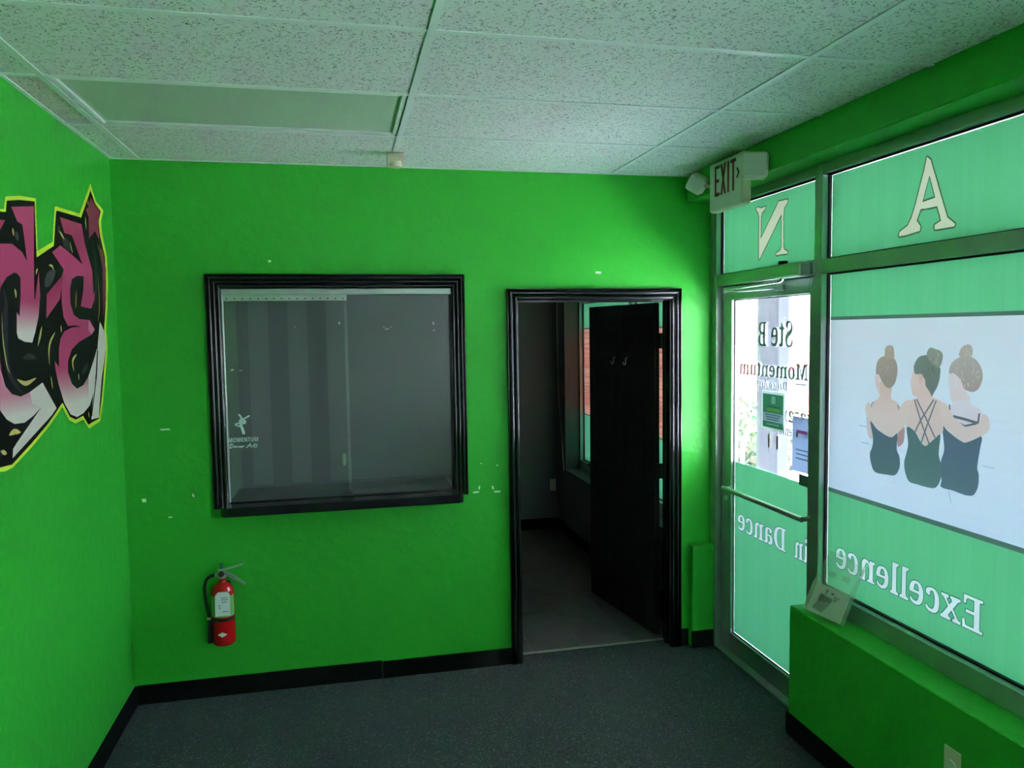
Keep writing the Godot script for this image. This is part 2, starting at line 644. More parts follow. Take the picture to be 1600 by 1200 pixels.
func ceiling() -> void:
	var c := structure("ceiling", "white suspended ceiling of fissured tiles in a metal grid", "ceiling")
	var xs := [0.0, GX, GX + TX, GX + 2 * TX, RX]
	var zs := [0.0]
	var z := GZ
	while z < REAR:
		zs.append(z)
		z += TZ
	zs.append(REAR)
	box(c, "roof_deck", Vector3(-0.12, 2.95, OFFICE - 0.1), Vector3(3.3, 3.02, REAR + 0.12), M.deck)
	for i in 4:
		for j in zs.size() - 1:
			if i == 1 and j == 1: continue
			var lo := Vector3(xs[i] + 0.004, H + 0.003, zs[j] + 0.004)
			var hi := Vector3(xs[i + 1] - 0.004, H + 0.019, zs[j + 1] - 0.004)
			if i == 0 and j == 1:
				# a cut edge tile that has slipped out of its corner and leaves a dark gap
				lo += Vector3(0, 0.004, 0.045)
				hi += Vector3(0, 0.004, 0)
				box(c, "tile", lo, hi, M.ceiling_tile_aged, 0.002, "dusky cut edge tile lifted out of the grid")
				continue
			box(c, "tile", lo, hi, M.ceiling_tile, 0.002)
	for i in 3:
		boxes(c, "main_tee", [[Vector3(xs[i + 1] - 0.012, H - 0.001, 0), Vector3(xs[i + 1] + 0.012, H + 0.003, REAR)], [Vector3(xs[i + 1] - 0.001, H, 0), Vector3(xs[i + 1] + 0.001, H + 0.035, REAR)]], M.grid_white, 0.0)
	for j in range(1, zs.size() - 1):
		for i in 4:
			var l: float = xs[i] + (0.012 if i > 0 else 0.0)
			var r: float = xs[i + 1] - (0.012 if i < 3 else 0.0)
			boxes(c, "cross_tee", [[Vector3(l, H - 0.0005, zs[j] - 0.011), Vector3(r, H + 0.003, zs[j] + 0.011)], [Vector3(l, H, zs[j] - 0.001), Vector3(r, H + 0.03, zs[j] + 0.001)]], M.grid_white)
	box(c, "wall_angle", Vector3(0, H - 0.001, 0), Vector3(RX, H + 0.003, 0.020), M.grid_white)
	box(c, "wall_angle", Vector3(0, H - 0.001, 0.02), Vector3(0.016, H + 0.003, REAR), M.grid_white)

	var t := thing("ceiling_light", Vector3(GX + TX * 0.5, H, GZ + TZ * 0.5), "unlit recessed fluorescent fitting with a frosted prismatic lens in the ceiling grid", "ceiling light")
	var hx := TX * 0.5 - 0.014
	var hz := TZ * 0.5 - 0.013
	var f := 0.022
	boxes(t, "frame", [
		[Vector3(-hx, 0.003, -hz), Vector3(-hx + f, 0.016, hz)], [Vector3(hx - f, 0.003, -hz), Vector3(hx, 0.016, hz)],
		[Vector3(-hx + f, 0.003, -hz), Vector3(hx - f, 0.016, -hz + f)], [Vector3(-hx + f, 0.003, hz - f), Vector3(hx - f, 0.016, hz)]], M.grid_white, 0.003)
	box(t, "lens", Vector3(-hx + f, 0.011, -hz + f), Vector3(hx - f, 0.014, hz - f), M.light_lens)
	box(t, "housing", Vector3(-hx, 0.016, -hz), Vector3(hx, 0.10, hz), M.white_paint)

# ------------------------------------------------------------------ storefront
func film_canvas(z0: float, z1: float, y0: float, y1: float, s: float, c := FILM_GREEN) -> Canvas:
	var cv := Canvas.new(z0, z1, y0, y1, s, c)
	# faint upright streaks where the sheet has weathered and been squeegeed
	var x := 0
	while x < cv.w:
		var n := rng.randi_range(3, 26)
		var k := rng.randf_range(-0.011, 0.012)
		cv.im.fill_rect(Rect2i(x, 0, n, cv.h), Color(c.r + k, c.g + k * 0.5, c.b + k))
		x += n
	return cv

func at_px(pts: Array, ox: float, oy: float, k: float, axis: int, value: float) -> Array:
	var out := []
	for p in pts:
		var q := on_plane(ox + p[0] / k, oy + p[1] / k, axis, value)
		out.append(Vector2(q.z, q.y))
	return out

func storefront() -> void:
	var fr := structure("trim_1", "aluminium storefront frame of mullions, head, transom bar and sill", "window frame")
	var fx2 := FX + 0.114
	var ups := [[-2.58, -2.53], [-1.31, -1.254], [-0.06, 0.066], [0.998, 1.054], [2.250, 2.306], [3.502, 3.558], [4.754, 4.810], [5.19, 5.25]]
	for u in ups:
		var y0 := 0.0 if u[0] > -0.1 and u[1] < 1.1 else KY
		box(fr, "mullion", Vector3(FX, y0, u[0]), Vector3(fx2, 2.593, u[1]), M.aluminium, 0.002)
	for k in ups.size() - 1:
		var a: float = ups[k][1]
		var b: float = ups[k + 1][0]
		box(fr, "head", Vector3(FX, 2.545, a), Vector3(fx2, 2.593, b), M.aluminium, 0.002)
		box(fr, "transom_bar", Vector3(FX, 2.108, a), Vector3(fx2, 2.170, b), M.aluminium, 0.002)
		if k != 2: box(fr, "sill", Vector3(FX, KY, a), Vector3(fx2, 0.686, b), M.aluminium, 0.002)
	var names := ["E", "C", "N", "A", "D", "", ""]
	var n := 0
	for k in ups.size() - 1:
		var a: float = ups[k][1]
		var b: float = ups[k + 1][0]
		for low in [true, false]:
			if low and k == 2: continue
			n += 1
			var y0 := 0.686 if low else 2.170
			var y1 := 2.108 if low else 2.545
			var where: String = ["at the far end of the office", "beside the doorway in the office", "over the glass door", "beside the glass door", "one bay past the poster window", "two bays past the poster window", "by the rear wall"][k]
			var clear: bool = low and k >= 6
			var w := structure("window_%d" % n, ("clear storefront window " if clear else "green filmed storefront window " if low else "green filmed transom light ") + where, "window")
			boxes(w, "gasket", [
				[Vector3(3.199, y0, a), Vector3(PX - 0.001, y1, a + 0.007)], [Vector3(3.199, y0, b - 0.007), Vector3(PX - 0.001, y1, b)],
				[Vector3(3.199, y0, a + 0.007), Vector3(PX - 0.001, y0 + 0.007, b - 0.007)], [Vector3(3.199, y1 - 0.007, a + 0.007), Vector3(PX - 0.001, y1, b - 0.007)]], M.rubber)
			box(w, "glass", Vector3(PX, y0 + 0.001, a + 0.001), Vector3(PX + 0.006, y1 - 0.001, b - 0.001), M.glass)
			if clear: continue
			var z0 := a + 0.0085
			var z1 := b - 0.004
			var fy0 := y0 + 0.004
			var fy1 := 1.40 if low and k == 5 else y1 - (0.004 if low else 0.0080)
			var cv: Canvas
			if low and k == 3: cv = poster_film(z0, z1, fy0, fy1)
			elif low and k < 2: cv = plank_film(z0, z1, fy0, fy1)
			else:
				cv = film_canvas(z0, z1, fy0, fy1, 640.0)
				if not low: transom_letter(cv, names[k], k, z0, z1)
			sheet_x(w, "film", PX - 0.0015, z0, z1, fy0, fy1, film_mat("film_%d" % n, cv.texture()), "translucent green printed film on the glass")

const CREAM := Color(0.93, 0.90, 0.80)
const EDGE := Color(0.30, 0.42, 0.30)

func transom_letter(cv: Canvas, s: String, k: int, z0: float, z1: float) -> void:
	var polys := []
	if s == "N":
		# traced in a 1246 px wide enlargement of the transom
		polys = [[[605, 585], [625, 570], [640, 580], [678, 565], [672, 590], [652, 610], [645, 640], [642, 800], [765, 545], [770, 530], [840, 515], [832, 545], [812, 575], [806, 640], [806, 860], [815, 880], [838, 892], [832, 908], [790, 912], [755, 920], [752, 905], [782, 885], [792, 860], [792, 620], [640, 935], [628, 952], [630, 640], [624, 612]]]
		polys[0] = at_px(polys[0], 1050, 200, 1246.0 / 270.0, 0, PX)
	elif s == "A":
		polys = [[[1298, 490], [1310, 500], [1350, 640], [1362, 680], [1386, 700], [1384, 708], [1340, 716], [1322, 718], [1322, 704], [1342, 690], [1338, 672], [1330, 645], [1278, 655], [1266, 690], [1278, 708], [1276, 722], [1232, 736], [1210, 740], [1212, 726], [1238, 705], [1250, 680], [1262, 640], [1290, 530]],
			[[1306, 548], [1324, 618], [1284, 632]]]
		for q in 2: polys[q] = at_px(polys[q], 800, 0, 2.0, 0, PX)
	if polys.size():
		for o in 8:
			var d := Vector2.from_angle(TAU * o / 8.0) * 0.006
			cv.fill(polys[0].map(func(p): return p + d), EDGE)
		cv.fill(polys[0], CREAM)
		if polys.size() > 1:
			var mid: Vector2 = (polys[1][0] + polys[1][1] + polys[1][2]) / 3.0
			cv.fill(polys[1], EDGE)
			cv.fill(polys[1].map(func(p): return mid + (p - mid) * 0.80), FILM_GREEN)
	elif s:
		var t := letters(s, font("Droid Serif", 700))
		var m := (z0 + z1) * 0.5
		cv.outlined(t, m + 0.13, m - 0.13, 2.23, 2.48, CREAM, EDGE, 0.006)

func plank_film(z0: float, z1: float, y0: float, y1: float) -> Canvas:
	var cv := film_canvas(z0, z1, y0, y1, 420.0)
	var lo := 1.116
	var hi := 1.876
	cv.fill([Vector2(z0, lo - 0.012), Vector2(z1, lo - 0.012), Vector2(z1, hi + 0.012), Vector2(z0, hi + 0.012)], Color(0.33, 0.45, 0.36))
	cv.fill([Vector2(z0, lo), Vector2(z1, lo), Vector2(z1, hi), Vector2(z0, hi)], Color(0.90, 0.62, 0.50))
	# printed picture of salmon-coloured boards with dark joints
	var y := lo
	while y < hi - 0.01:
		var e := minf(y + 0.085, hi)
		var z := z0 - rng.randf() * 0.4
		while z < z1:
			var f := z + rng.randf_range(0.35, 0.7)
			var t := rng.randf_range(-0.06, 0.06)
			cv.fill([Vector2(maxf(z, z0), y), Vector2(minf(f, z1), y), Vector2(minf(f, z1), e - 0.004), Vector2(maxf(z, z0), e - 0.004)], Color(0.91 + t * 0.5, 0.63 + t, 0.52 + t))
			for g in 4:
				var gy := rng.randf_range(y + 0.01, e - 0.014)
				cv.fill([Vector2(z, gy), Vector2(f, gy + 0.006), Vector2(f, gy + 0.009), Vector2(z, gy + 0.004)], Color(0.82, 0.50, 0.42))
			cv.fill([Vector2(f - 0.004, y), Vector2(f, y), Vector2(f, e), Vector2(f - 0.004, e)], Color(0.55, 0.33, 0.28))
			z = f
		cv.fill([Vector2(z0, e - 0.004), Vector2(z1, e - 0.004), Vector2(z1, e), Vector2(z0, e)], Color(0.70, 0.42, 0.35))
		y = e
	return cv

func poster_film(z0: float, z1: float, y0: float, y1: float) -> Canvas:
	var cv := film_canvas(z0, z1, y0, y1, 900.0)
	var px := PX - 0.0015
	var hi := on_plane(1450, 496, 0, px).y
	var lo := on_plane(1450, 810, 0, px).y
	cv.fill([Vector2(z0, lo - 0.018), Vector2(z1, lo - 0.018), Vector2(z1, hi + 0.014), Vector2(z0, hi + 0.014)], Color(0.34, 0.47, 0.41))
	# the printed photograph: pale studio floor
	cv.fill([Vector2(z0, lo), Vector2(z1, lo), Vector2(z1, hi), Vector2(z0, hi)], Color(0.90, 0.925, 0.985), Color(0.93, 0.92, 0.945), lo, hi)
	for k in 60:
		var yy := rng.randf_range(lo + 0.02, hi - 0.02)
		var zz := rng.randf_range(z0, z1 - 0.05)
		var t := rng.randf_range(-0.015, 0.02)
		var ln := rng.randf_range(0.06, 0.3)
		cv.stroke([Vector2(zz, yy), Vector2(minf(zz + ln, z1), yy + rng.randf_range(-0.006, 0.006))], rng.randf_range(0.003, 0.012), Color(0.91 + t * 0.5, 0.92 + t * 0.5, 0.965 + t * 0.5))
	for j in [[[1036, 1730], [1062, 1860]], [[20, 980], [120, 1000]], [[40, 1170], [130, 1190]], [[1420, 1440], [1560, 1470]]]:
		cv.stroke(at_px(j, 1340, 530, 7.2727, 0, px), 0.003, Color(0.70, 0.76, 0.84))
	var g := func(p: Array, c: Color, c2 = null) -> void:
		var q := spline(at_px(p, 1340, 530, 7.2727, 0, px), 5, true)
		var a := -1e9
		var b := 1e9
		for v in q:
			a = maxf(a, v.y)
			b = minf(b, v.y)
		cv.fill(q, c.lerp(Color(1.0, 0.97, 0.96), 0.12), c2.lerp(Color(1.0, 0.97, 0.96), 0.12) if c2 != null else null, a, b)
	var ln := func(p: Array, w: float, c: Color) -> void:
		cv.stroke(at_px(p, 1340, 530, 7.2727, 0, px), w, c)
	var skin := Color(0.90, 0.765, 0.73)
	var skin2 := Color(0.875, 0.78, 0.755)
	var pale := Color(0.91, 0.85, 0.88)
	var navy := Color(0.27, 0.35, 0.43)
	var green := Color(0.26, 0.39, 0.39)
	var strap := Color(0.40, 0.43, 0.45)
	# left child
	g.call([[110, 740], [150, 760], [165, 950], [172, 1130], [120, 1090], [102, 950]], Color(0.84, 0.75, 0.76))
	g.call([[460, 1060], [530, 990], [532, 1120], [510, 1190], [458, 1215]], Color(0.70, 0.53, 0.51))
	g.call([[240, 470], [330, 540], [388, 545], [380, 670], [440, 710], [475, 760], [484, 850], [450, 1000], [370, 1115], [300, 1080], [180, 970], [150, 850], [160, 740], [240, 670], [252, 600]], Color(0.86, 0.71, 0.66), Color(0.90, 0.80, 0.79))
	g.call([[208, 395], [240, 405], [255, 480], [250, 620], [218, 560], [203, 480]], Color(0.90, 0.77, 0.77))
	g.call([[145, 930], [230, 1030], [375, 1110], [450, 1070], [445, 1250], [475, 1330], [481, 1420], [470, 1480], [425, 1545], [330, 1540], [200, 1510], [155, 1420], [140, 1300], [165, 1230], [175, 1120]], navy, green)
	g.call([[210, 340], [225, 255], [270, 205], [335, 190], [400, 205], [440, 260], [454, 340], [445, 430], [420, 510], [375, 552], [330, 545], [275, 480], [240, 400], [212, 400]], Color(0.62, 0.55, 0.49), Color(0.57, 0.50, 0.46))
	g.call([[322, 90], [365, 72], [402, 85], [416, 150], [408, 215], [318, 215], [310, 140]], Color(0.66, 0.57, 0.50))
	ln.call([[160, 770], [158, 740], [185, 712]], 0.004, strap)
	ln.call([[455, 750], [470, 780], [468, 820]], 0.005, strap)
	# right child
	g.call([[1130, 690], [1270, 630], [1292, 740], [1380, 790], [1425, 850], [1410, 960], [1250, 1010], [1080, 900], [1035, 800]], pale, Color(0.90, 0.82, 0.86))
	g.call([[1040, 400], [1120, 395], [1190, 480], [1235, 600], [1265, 690], [1130, 692], [1090, 718], [1062, 680], [1042, 560], [1034, 480]], Color(0.91, 0.84, 0.86), Color(0.92, 0.80, 0.80))
	g.call([[970, 990], [1080, 1090], [1190, 1165], [1240, 1172], [1405, 1105], [1392, 1250], [1372, 1370], [1362, 1470], [1378, 1540], [1376, 1640], [1350, 1730], [1300, 1780], [1200, 1765], [1080, 1720], [950, 1680], [955, 1600], [942, 1500], [950, 1380], [985, 1250]], navy, Color(0.29, 0.40, 0.45))
	g.call([[1040, 385], [1060, 290], [1130, 222], [1220, 195], [1320, 215], [1390, 290], [1422, 390], [1415, 480], [1370, 570], [1300, 600], [1210, 560], [1180, 470], [1120, 405], [1080, 385]], Color(0.70, 0.65, 0.62), Color(0.63, 0.55, 0.53))
	g.call([[1155, 190], [1175, 110], [1230, 65], [1290, 72], [1310, 140], [1290, 202], [1220, 208]], Color(0.72, 0.65, 0.61))
	g.call([[1108, 455], [1128, 450], [1134, 500], [1118, 550]], Color(0.94, 0.85, 0.85))
	ln.call([[1045, 748], [1050, 805]], 0.007, strap)
	ln.call([[1090, 878], [1220, 910], [1365, 955]], 0.010, strap)
	ln.call([[1385, 848], [1368, 958]], 0.008, strap)
	ln.call([[1165, 960], [1215, 988], [1345, 962]], 0.007, strap)
	# middle child, her arms about the other two
	g.call([[640, 340], [690, 395], [745, 400], [785, 520], [822, 600], [840, 665], [690, 680], [680, 650], [632, 640], [612, 560], [603, 480], [620, 420]], Color(0.90, 0.78, 0.75), Color(0.88, 0.74, 0.70))
	g.call([[520, 735], [690, 665], [840, 660], [960, 715], [1015, 800], [980, 960], [965, 1060], [880, 1135], [770, 1218], [660, 1060], [555, 1010], [570, 900], [500, 790]], Color(0.89, 0.76, 0.735), Color(0.86, 0.755, 0.725))
	g.call([[525, 715], [600, 705], [575, 900], [545, 980], [440, 1075], [375, 1115], [260, 1050], [150, 930], [95, 850], [90, 780], [112, 730], [150, 790], [180, 865], [280, 925], [370, 950], [420, 900], [475, 790]], skin, skin2)
	g.call([[935, 715], [1020, 750], [1080, 870], [1170, 955], [1250, 1000], [1385, 950], [1420, 855], [1480, 880], [1502, 960], [1490, 1040], [1400, 1105], [1245, 1172], [1180, 1160], [1080, 1090], [985, 995], [955, 850]], skin, skin2)
	g.call([[560, 1000], [650, 1050], [720, 1170], [770, 1215], [820, 1180], [880, 1130], [942, 1090], [922, 1300], [950, 1420], [962, 1500], [930, 1630], [880, 1690], [800, 1685], [690, 1655], [590, 1620], [545, 1530], [530, 1400], [560, 1280], [575, 1180]], green, Color(0.30, 0.44, 0.43))
	g.call([[645, 290], [690, 210], [760, 183], [830, 200], [900, 290], [940, 330], [936, 430], [910, 530], [862, 620], [842, 650], [822, 600], [775, 530], [762, 450], [705, 400], [655, 395], [640, 340]], Color(0.42, 0.47, 0.43), Color(0.37, 0.42, 0.39))
	g.call([[795, 135], [830, 95], [885, 112], [950, 140], [970, 205], [940, 305], [880, 315], [820, 255], [788, 190]], Color(0.58, 0.58, 0.52), Color(0.50, 0.52, 0.47))
	g.call([[698, 400], [735, 402], [742, 450], [718, 510], [700, 480]], Color(0.87, 0.70, 0.64))
	for s in [[[648, 690], [722, 940], [812, 1185]], [[672, 685], [800, 945], [880, 1122]], [[865, 690], [715, 925], [655, 1050]], [[892, 702], [800, 950], [725, 1172]]]:
		ln.call(s, 0.006, strap)
	# strands of hair
	for h in [[330, 380, 105, 170, 0.60, 26], [360, 150, 40, 60, 0.66, 10], [1250, 390, 160, 170, 0.70, 34], [1235, 140, 60, 60, 0.72, 12], [830, 380, 90, 170, 0.42, 24], [880, 205, 75, 85, 0.62, 22]]:
		for q in int(h[5]):
			var an := rng.randf() * TAU
			var ra := sqrt(rng.randf()) * 0.86
			var cx: float = h[0] + cos(an) * ra * h[2]
			var cy: float = h[1] + sin(an) * ra * h[3]
			var t := rng.randf_range(-0.09, 0.10)
			var v: float = h[4] + t
			ln.call([[cx, cy], [cx + rng.randf_range(-14, 14), cy + rng.randf_range(18, 46)]], 0.0028, Color(v + 0.07, v * 0.91 + 0.07, v * 0.84 + 0.07))
	# lettering, read from the street
	var a := on_plane(1536, 960, 0, px)
	var b := on_plane(1306, 880, 0, px)
	var e := on_plane(1530, 992, 0, px)
	var f := on_plane(1534, 938, 0, px)
	cv.outlined(letters("Excellence", font("Droid Serif", 700)), a.z, b.z, e.y, f.y + 0.005, Color(1.0, 1.0, 1.0), Color(0.22, 0.50, 0.42), 0.004)
	return cv

# ------------------------------------------------------------------ the glazed entrance door
func glass_door() -> void:
	var d := structure("door_1", "aluminium framed glass entrance door with green film and push bar", "door")
	var x0 := 3.207
	var x1 := 3.250
	var gx := 3.229
	var za := 0.178
	var zb := 0.912
	var ya := 0.122
	var yb := 2.026
	box(d, "stile", Vector3(x0, 0.014, 0.072), Vector3(x1, 2.100, za), M.aluminium, 0.002)
	box(d, "stile", Vector3(x0, 0.014, zb), Vector3(x1, 2.100, 0.992), M.aluminium, 0.002)
	box(d, "top_rail", Vector3(x0, yb, za), Vector3(x1, 2.100, zb), M.aluminium, 0.002)
	box(d, "bottom_rail", Vector3(x0, 0.014, za), Vector3(x1, ya, zb), M.aluminium, 0.002)
	boxes(d, "weather_stop", [
		[Vector3(x1 + 0.001, 2.080, 0.066), Vector3(x1 + 0.020, 2.108, 0.998)],
		[Vector3(x1 + 0.001, 0.012, 0.066), Vector3(x1 + 0.020, 2.080, 0.084)], [Vector3(x1 + 0.001, 0.012, 0.980), Vector3(x1 + 0.020, 2.080, 0.998)]], M.aluminium)
	box(d, "threshold", Vector3(3.165, 0.0, 0.066), Vector3(3.29, 0.012, 0.998), M.aluminium, 0.004)
	boxes(d, "gasket", [
		[Vector3(gx - 0.006, ya, za), Vector3(gx - 0.001, yb, za + 0.006)], [Vector3(gx - 0.006, ya, zb - 0.006), Vector3(gx - 0.001, yb, zb)],
		[Vector3(gx - 0.006, ya, za + 0.006), Vector3(gx - 0.001, ya + 0.006, zb - 0.006)], [Vector3(gx - 0.006, yb - 0.006, za + 0.006), Vector3(gx - 0.001, yb, zb - 0.006)]], M.rubber)
	box(d, "glass", Vector3(gx, ya + 0.001, za + 0.001), Vector3(gx + 0.006, yb - 0.001, zb - 0.001), M.glass)
	var px := gx - 0.0015
	var top := 1.118
	var cv := film_canvas(za + 0.008, zb - 0.007, ya + 0.008, top, 700.0)
	var e0 := on_plane(1153, 815, 0, px)
	var e1 := on_plane(1228, 845, 0, px)
	var t := letters("Dance", font("Droid Serif", 700))
	cv.outlined(t, e1.z, e0.z, e1.y - 0.062, e1.y + 0.055, Color(1.0, 1.0, 1.0), Color(0.22, 0.50, 0.42), 0.004)
	cv.outlined(letters("in", font("Droid Serif", 700)), e1.z + 0.19, e1.z + 0.075, e1.y - 0.062, e1.y + 0.055, Color(1.0, 1.0, 1.0), Color(0.22, 0.50, 0.42), 0.004)
	sheet_x(d, "film", px, za + 0.008, zb - 0.007, ya + 0.008, top, film_mat("film_door", cv.texture()), "translucent green film with white lettering")
	# thin vinyl lettering, read from the street
	var out := Vector3(0, 0, -1)
	var se := font("Droid Serif", 700)
	for w in [["Ste B", 1212, 522, 54, 40], ["Momentum", 1209, 578, 108, 24], ["Dance Arts", 1206, 601, 48, 12], ["(352)", 1246, 654, 46, 21], ["Momentum", 1236, 675, 60, 14]]:
		var c := on_plane(w[1], w[2], 0, px)
		var l := on_plane(w[1] - w[3] * 0.5, w[2], 0, px)
		var r := on_plane(w[1] + w[3] * 0.5, w[2], 0, px)
		text_on(d, "vinyl_lettering", w[0], se, out, Vector3.UP, Vector3(px, c.y, (l.z + r.z) * 0.5), minf(r.z - l.z, 2.0 * (zb - 0.012 - c.z)), w[4] * 0.0033, M.vinyl_white, 0.0004)
	for w in [[1176, 594, 1186], [1243, 600, 1260]]:
		var l := on_plane(w[0], w[1], 0, px)
		var r := on_plane(w[2], w[1], 0, px)
		box(d, "vinyl_rule", Vector3(px - 0.0004, l.y - 0.002, l.z), Vector3(px, l.y + 0.002, r.z), M.vinyl_white)
	var tape := mat("brown_tape", Color(0.42, 0.36, 0.28), 0.6)
	for w in [[1201.5, 678, 699], [1214.5, 681, 702]]:
		var l := on_plane(w[0], w[1], 0, px)
		var r := on_plane(w[0], w[2], 0, px)
		box(d, "tape_strip", Vector3(px - 0.0006, r.y, l.z - 0.008), Vector3(px, l.y, l.z + 0.008), tape)
	# push bar on two brackets
	var p0 := on_plane(1131, 767, 0, 3.155)
	var p1 := on_plane(1266, 812, 0, 3.155)
	var yy := (p0.y + p1.y) * 0.5
	var st := new_st()
	tube(st, [Vector3(3.155, yy, p0.z - 0.01), Vector3(3.155, yy, 0.95)], 0.0135, 14)
	put(d, "push_bar", st, M.aluminium)
	for zz in [p0.z + 0.0, 0.935]:
		st = new_st()
		tube(st, [Vector3(3.155, yy - 0.002, zz), Vector3(3.207, yy - 0.002, zz)], 0.011, 10)
		put(d, "push_bar_bracket", st, M.aluminium)
	st = new_st()
	tube(st, [Vector3(3.195, yy - 0.075, 0.125), Vector3(3.207, yy - 0.075, 0.125)], 0.017, 14)
	put(d, "lock_cylinder", st, M.bright_metal)

	# surface closer on the transom bar with its folded arm
	var a := on_plane(1180, 428, 0, 3.115)
	var b := on_plane(1251, 420, 0, 3.115)
	var cl := thing("door_closer", Vector3(FX, 2.138, (a.z + b.z) * 0.5), "grey surface door closer with a folded arm above the glass door", "door closer")
	var hl := (b.z - a.z) * 0.5
	box(cl, "body", Vector3(-0.062, -0.036, -hl), Vector3(0.0, 0.030, hl), M.aluminium, 0.008)
	st = new_st()
	lathe(st, [Vector2(0, 0.016), Vector2(0.022, 0.016), Vector2(0.022, 0), Vector2(0, 0)].duplicate(), 20, Transform3D(Basis(), Vector3(-0.035, 0.030, 0.02)))
	put(cl, "cap", st, M.rubber)
	var o := cl.position
	var sp := on_plane(1222, 437, 0, 3.13) - o
	var el := on_plane(1133, 453, 0, 3.09) - o
	var sh := on_plane(1216, 450, 0, 3.195) - o
	st = new_st()
	tube(st, [Vector3(sp.x, -0.03, sp.z), Vector3(sp.x, sp.y, sp.z), Vector3(sp.x, sp.y - 0.008, sp.z - 0.03)], 0.009, 8)
	tube(st, [Vector3(sp.x, sp.y - 0.008, sp.z - 0.03), el], 0.0055, 8)
	put(cl, "main_arm", st, M.bright_metal)
	st = new_st()
	tube(st, [el + Vector3(0, -0.012, 0), sh], 0.0055, 8)
	tube(st, [el + Vector3(0, 0.008, 0), el + Vector3(0, -0.018, 0)], 0.009, 8)
	put(cl, "forearm", st, M.bright_metal)
	box(cl, "shoe", Vector3(sh.x - 0.010, sh.y - 0.014, sh.z - 0.03), Vector3(3.207 - o.x, sh.y + 0.014, sh.z + 0.045), M.aluminium, 0.003)

	# papers taped to the inside of the glass
	var f0 := on_plane(1190, 609, 0, px)
	var f1 := on_plane(1226, 676, 0, px)
	var fy := on_plane(1208, 612, 0, px).y
	var fb := on_plane(1208, 673, 0, px).y
	var fl := Canvas.new(f0.z, f1.z, fb, fy, 900.0, Color(0.93, 0.95, 0.93))
	var za2 := f0.z + 0.016
	var zb2 := f1.z - 0.012
	var gr := func(u0: float, u1: float, v0: float, v1: float, c: Color) -> void:
		var l := lerpf(za2, zb2, u0)
		var r := lerpf(za2, zb2, u1)
		var lo := lerpf(fy - 0.014, fb + 0.012, v1)
		var hi := lerpf(fy - 0.014, fb + 0.012, v0)
		fl.fill([Vector2(l, lo), Vector2(r, lo), Vector2(r, hi), Vector2(l, hi)], c)
	gr.call(0, 1, 0, 1, Color(0.20, 0.46, 0.34))
	gr.call(0.42, 0.62, 0.06, 0.28, Color(0.50, 0.64, 0.56))
	gr.call(0.22, 0.90, 0.36, 0.385, Color(0.12, 0.30, 0.22))
	gr.call(0.20, 0.86, 0.42, 0.50, Color(0.36, 0.55, 0.22))
	gr.call(0, 1, 0.56, 0.82, Color(0.55, 0.62, 0.66))
	for k in 3: gr.call(0.12 + 0.04 * k, 0.88 - 0.05 * k, 0.60 + 0.07 * k, 0.63 + 0.07 * k, Color(0.25, 0.36, 0.40))
	gr.call(0.2, 0.8, 0.89, 0.91, Color(0.60, 0.75, 0.66))
	var flyer := thing("flyer", Vector3(px - 0.0012, (fy + fb) * 0.5, (f0.z + f1.z) * 0.5), "green printed flyer with a white border taped on the glass door", "flyer")
	var fs := sheet_x(flyer, "paper", 0, f0.z - flyer.position.z, f1.z - flyer.position.z, fb - flyer.position.y, fy - flyer.position.y, film_mat("flyer_print", fl.texture()))
	fs.position = Vector3.ZERO
	var n0 := on_plane(1239, 655, 0, px)
	var n1 := zb - 0.008
	var ny := on_plane(1252, 652, 0, px).y
	var nb := on_plane(1252, 738, 0, px).y
	var nc := Canvas.new(n0.z, n1, nb, ny, 900.0, Color(0.72, 0.78, 0.93))
	for r in [[0.20, 0.30, 0.62, 0.70, Color(0.15, 0.22, 0.26)], [0.22, 0.80, 0.70, 0.76, Color(0.62, 0.30, 0.55)]]:
		nc.fill([Vector2(lerpf(n0.z, n1, r[0]), lerpf(nb, ny, r[2])), Vector2(lerpf(n0.z, n1, r[1]), lerpf(nb, ny, r[2])), Vector2(lerpf(n0.z, n1, r[1]), lerpf(nb, ny, r[3])), Vector2(lerpf(n0.z, n1, r[0]), lerpf(nb, ny, r[3]))], r[4])
	for k in 3:
		var y := lerpf(nb, ny, 0.40 - 0.08 * k)
		nc.stroke([Vector2(lerpf(n0.z, n1, 0.2), y), Vector2(lerpf(n0.z, n1, 0.9), y)], 0.006, Color(0.35, 0.42, 0.55))
	var notice := thing("notice", Vector3(px - 0.0012, (ny + nb) * 0.5, (n0.z + n1) * 0.5), "pale blue paper notice with small print on the glass door", "notice")
	sheet_x(notice, "paper", 0, n0.z - notice.position.z, n1 - notice.position.z, nb - notice.position.y, ny - notice.position.y, film_mat("notice_print", nc.texture()))
	var st0 := on_plane(1249, 742, 0, px)
	var sticker := thing("sticker", Vector3(px - 0.0012, st0.y - 0.02, st0.z + 0.05), "small grey sticker below the pale blue notice on the glass door", "sticker")
	box(sticker, "face", Vector3(-0.0004, -0.028, -0.052), Vector3(0.0, 0.026, minf(0.06, zb - 0.01 - sticker.position.z)), mat("grey_sticker", Color(0.45, 0.47, 0.49), 0.6))

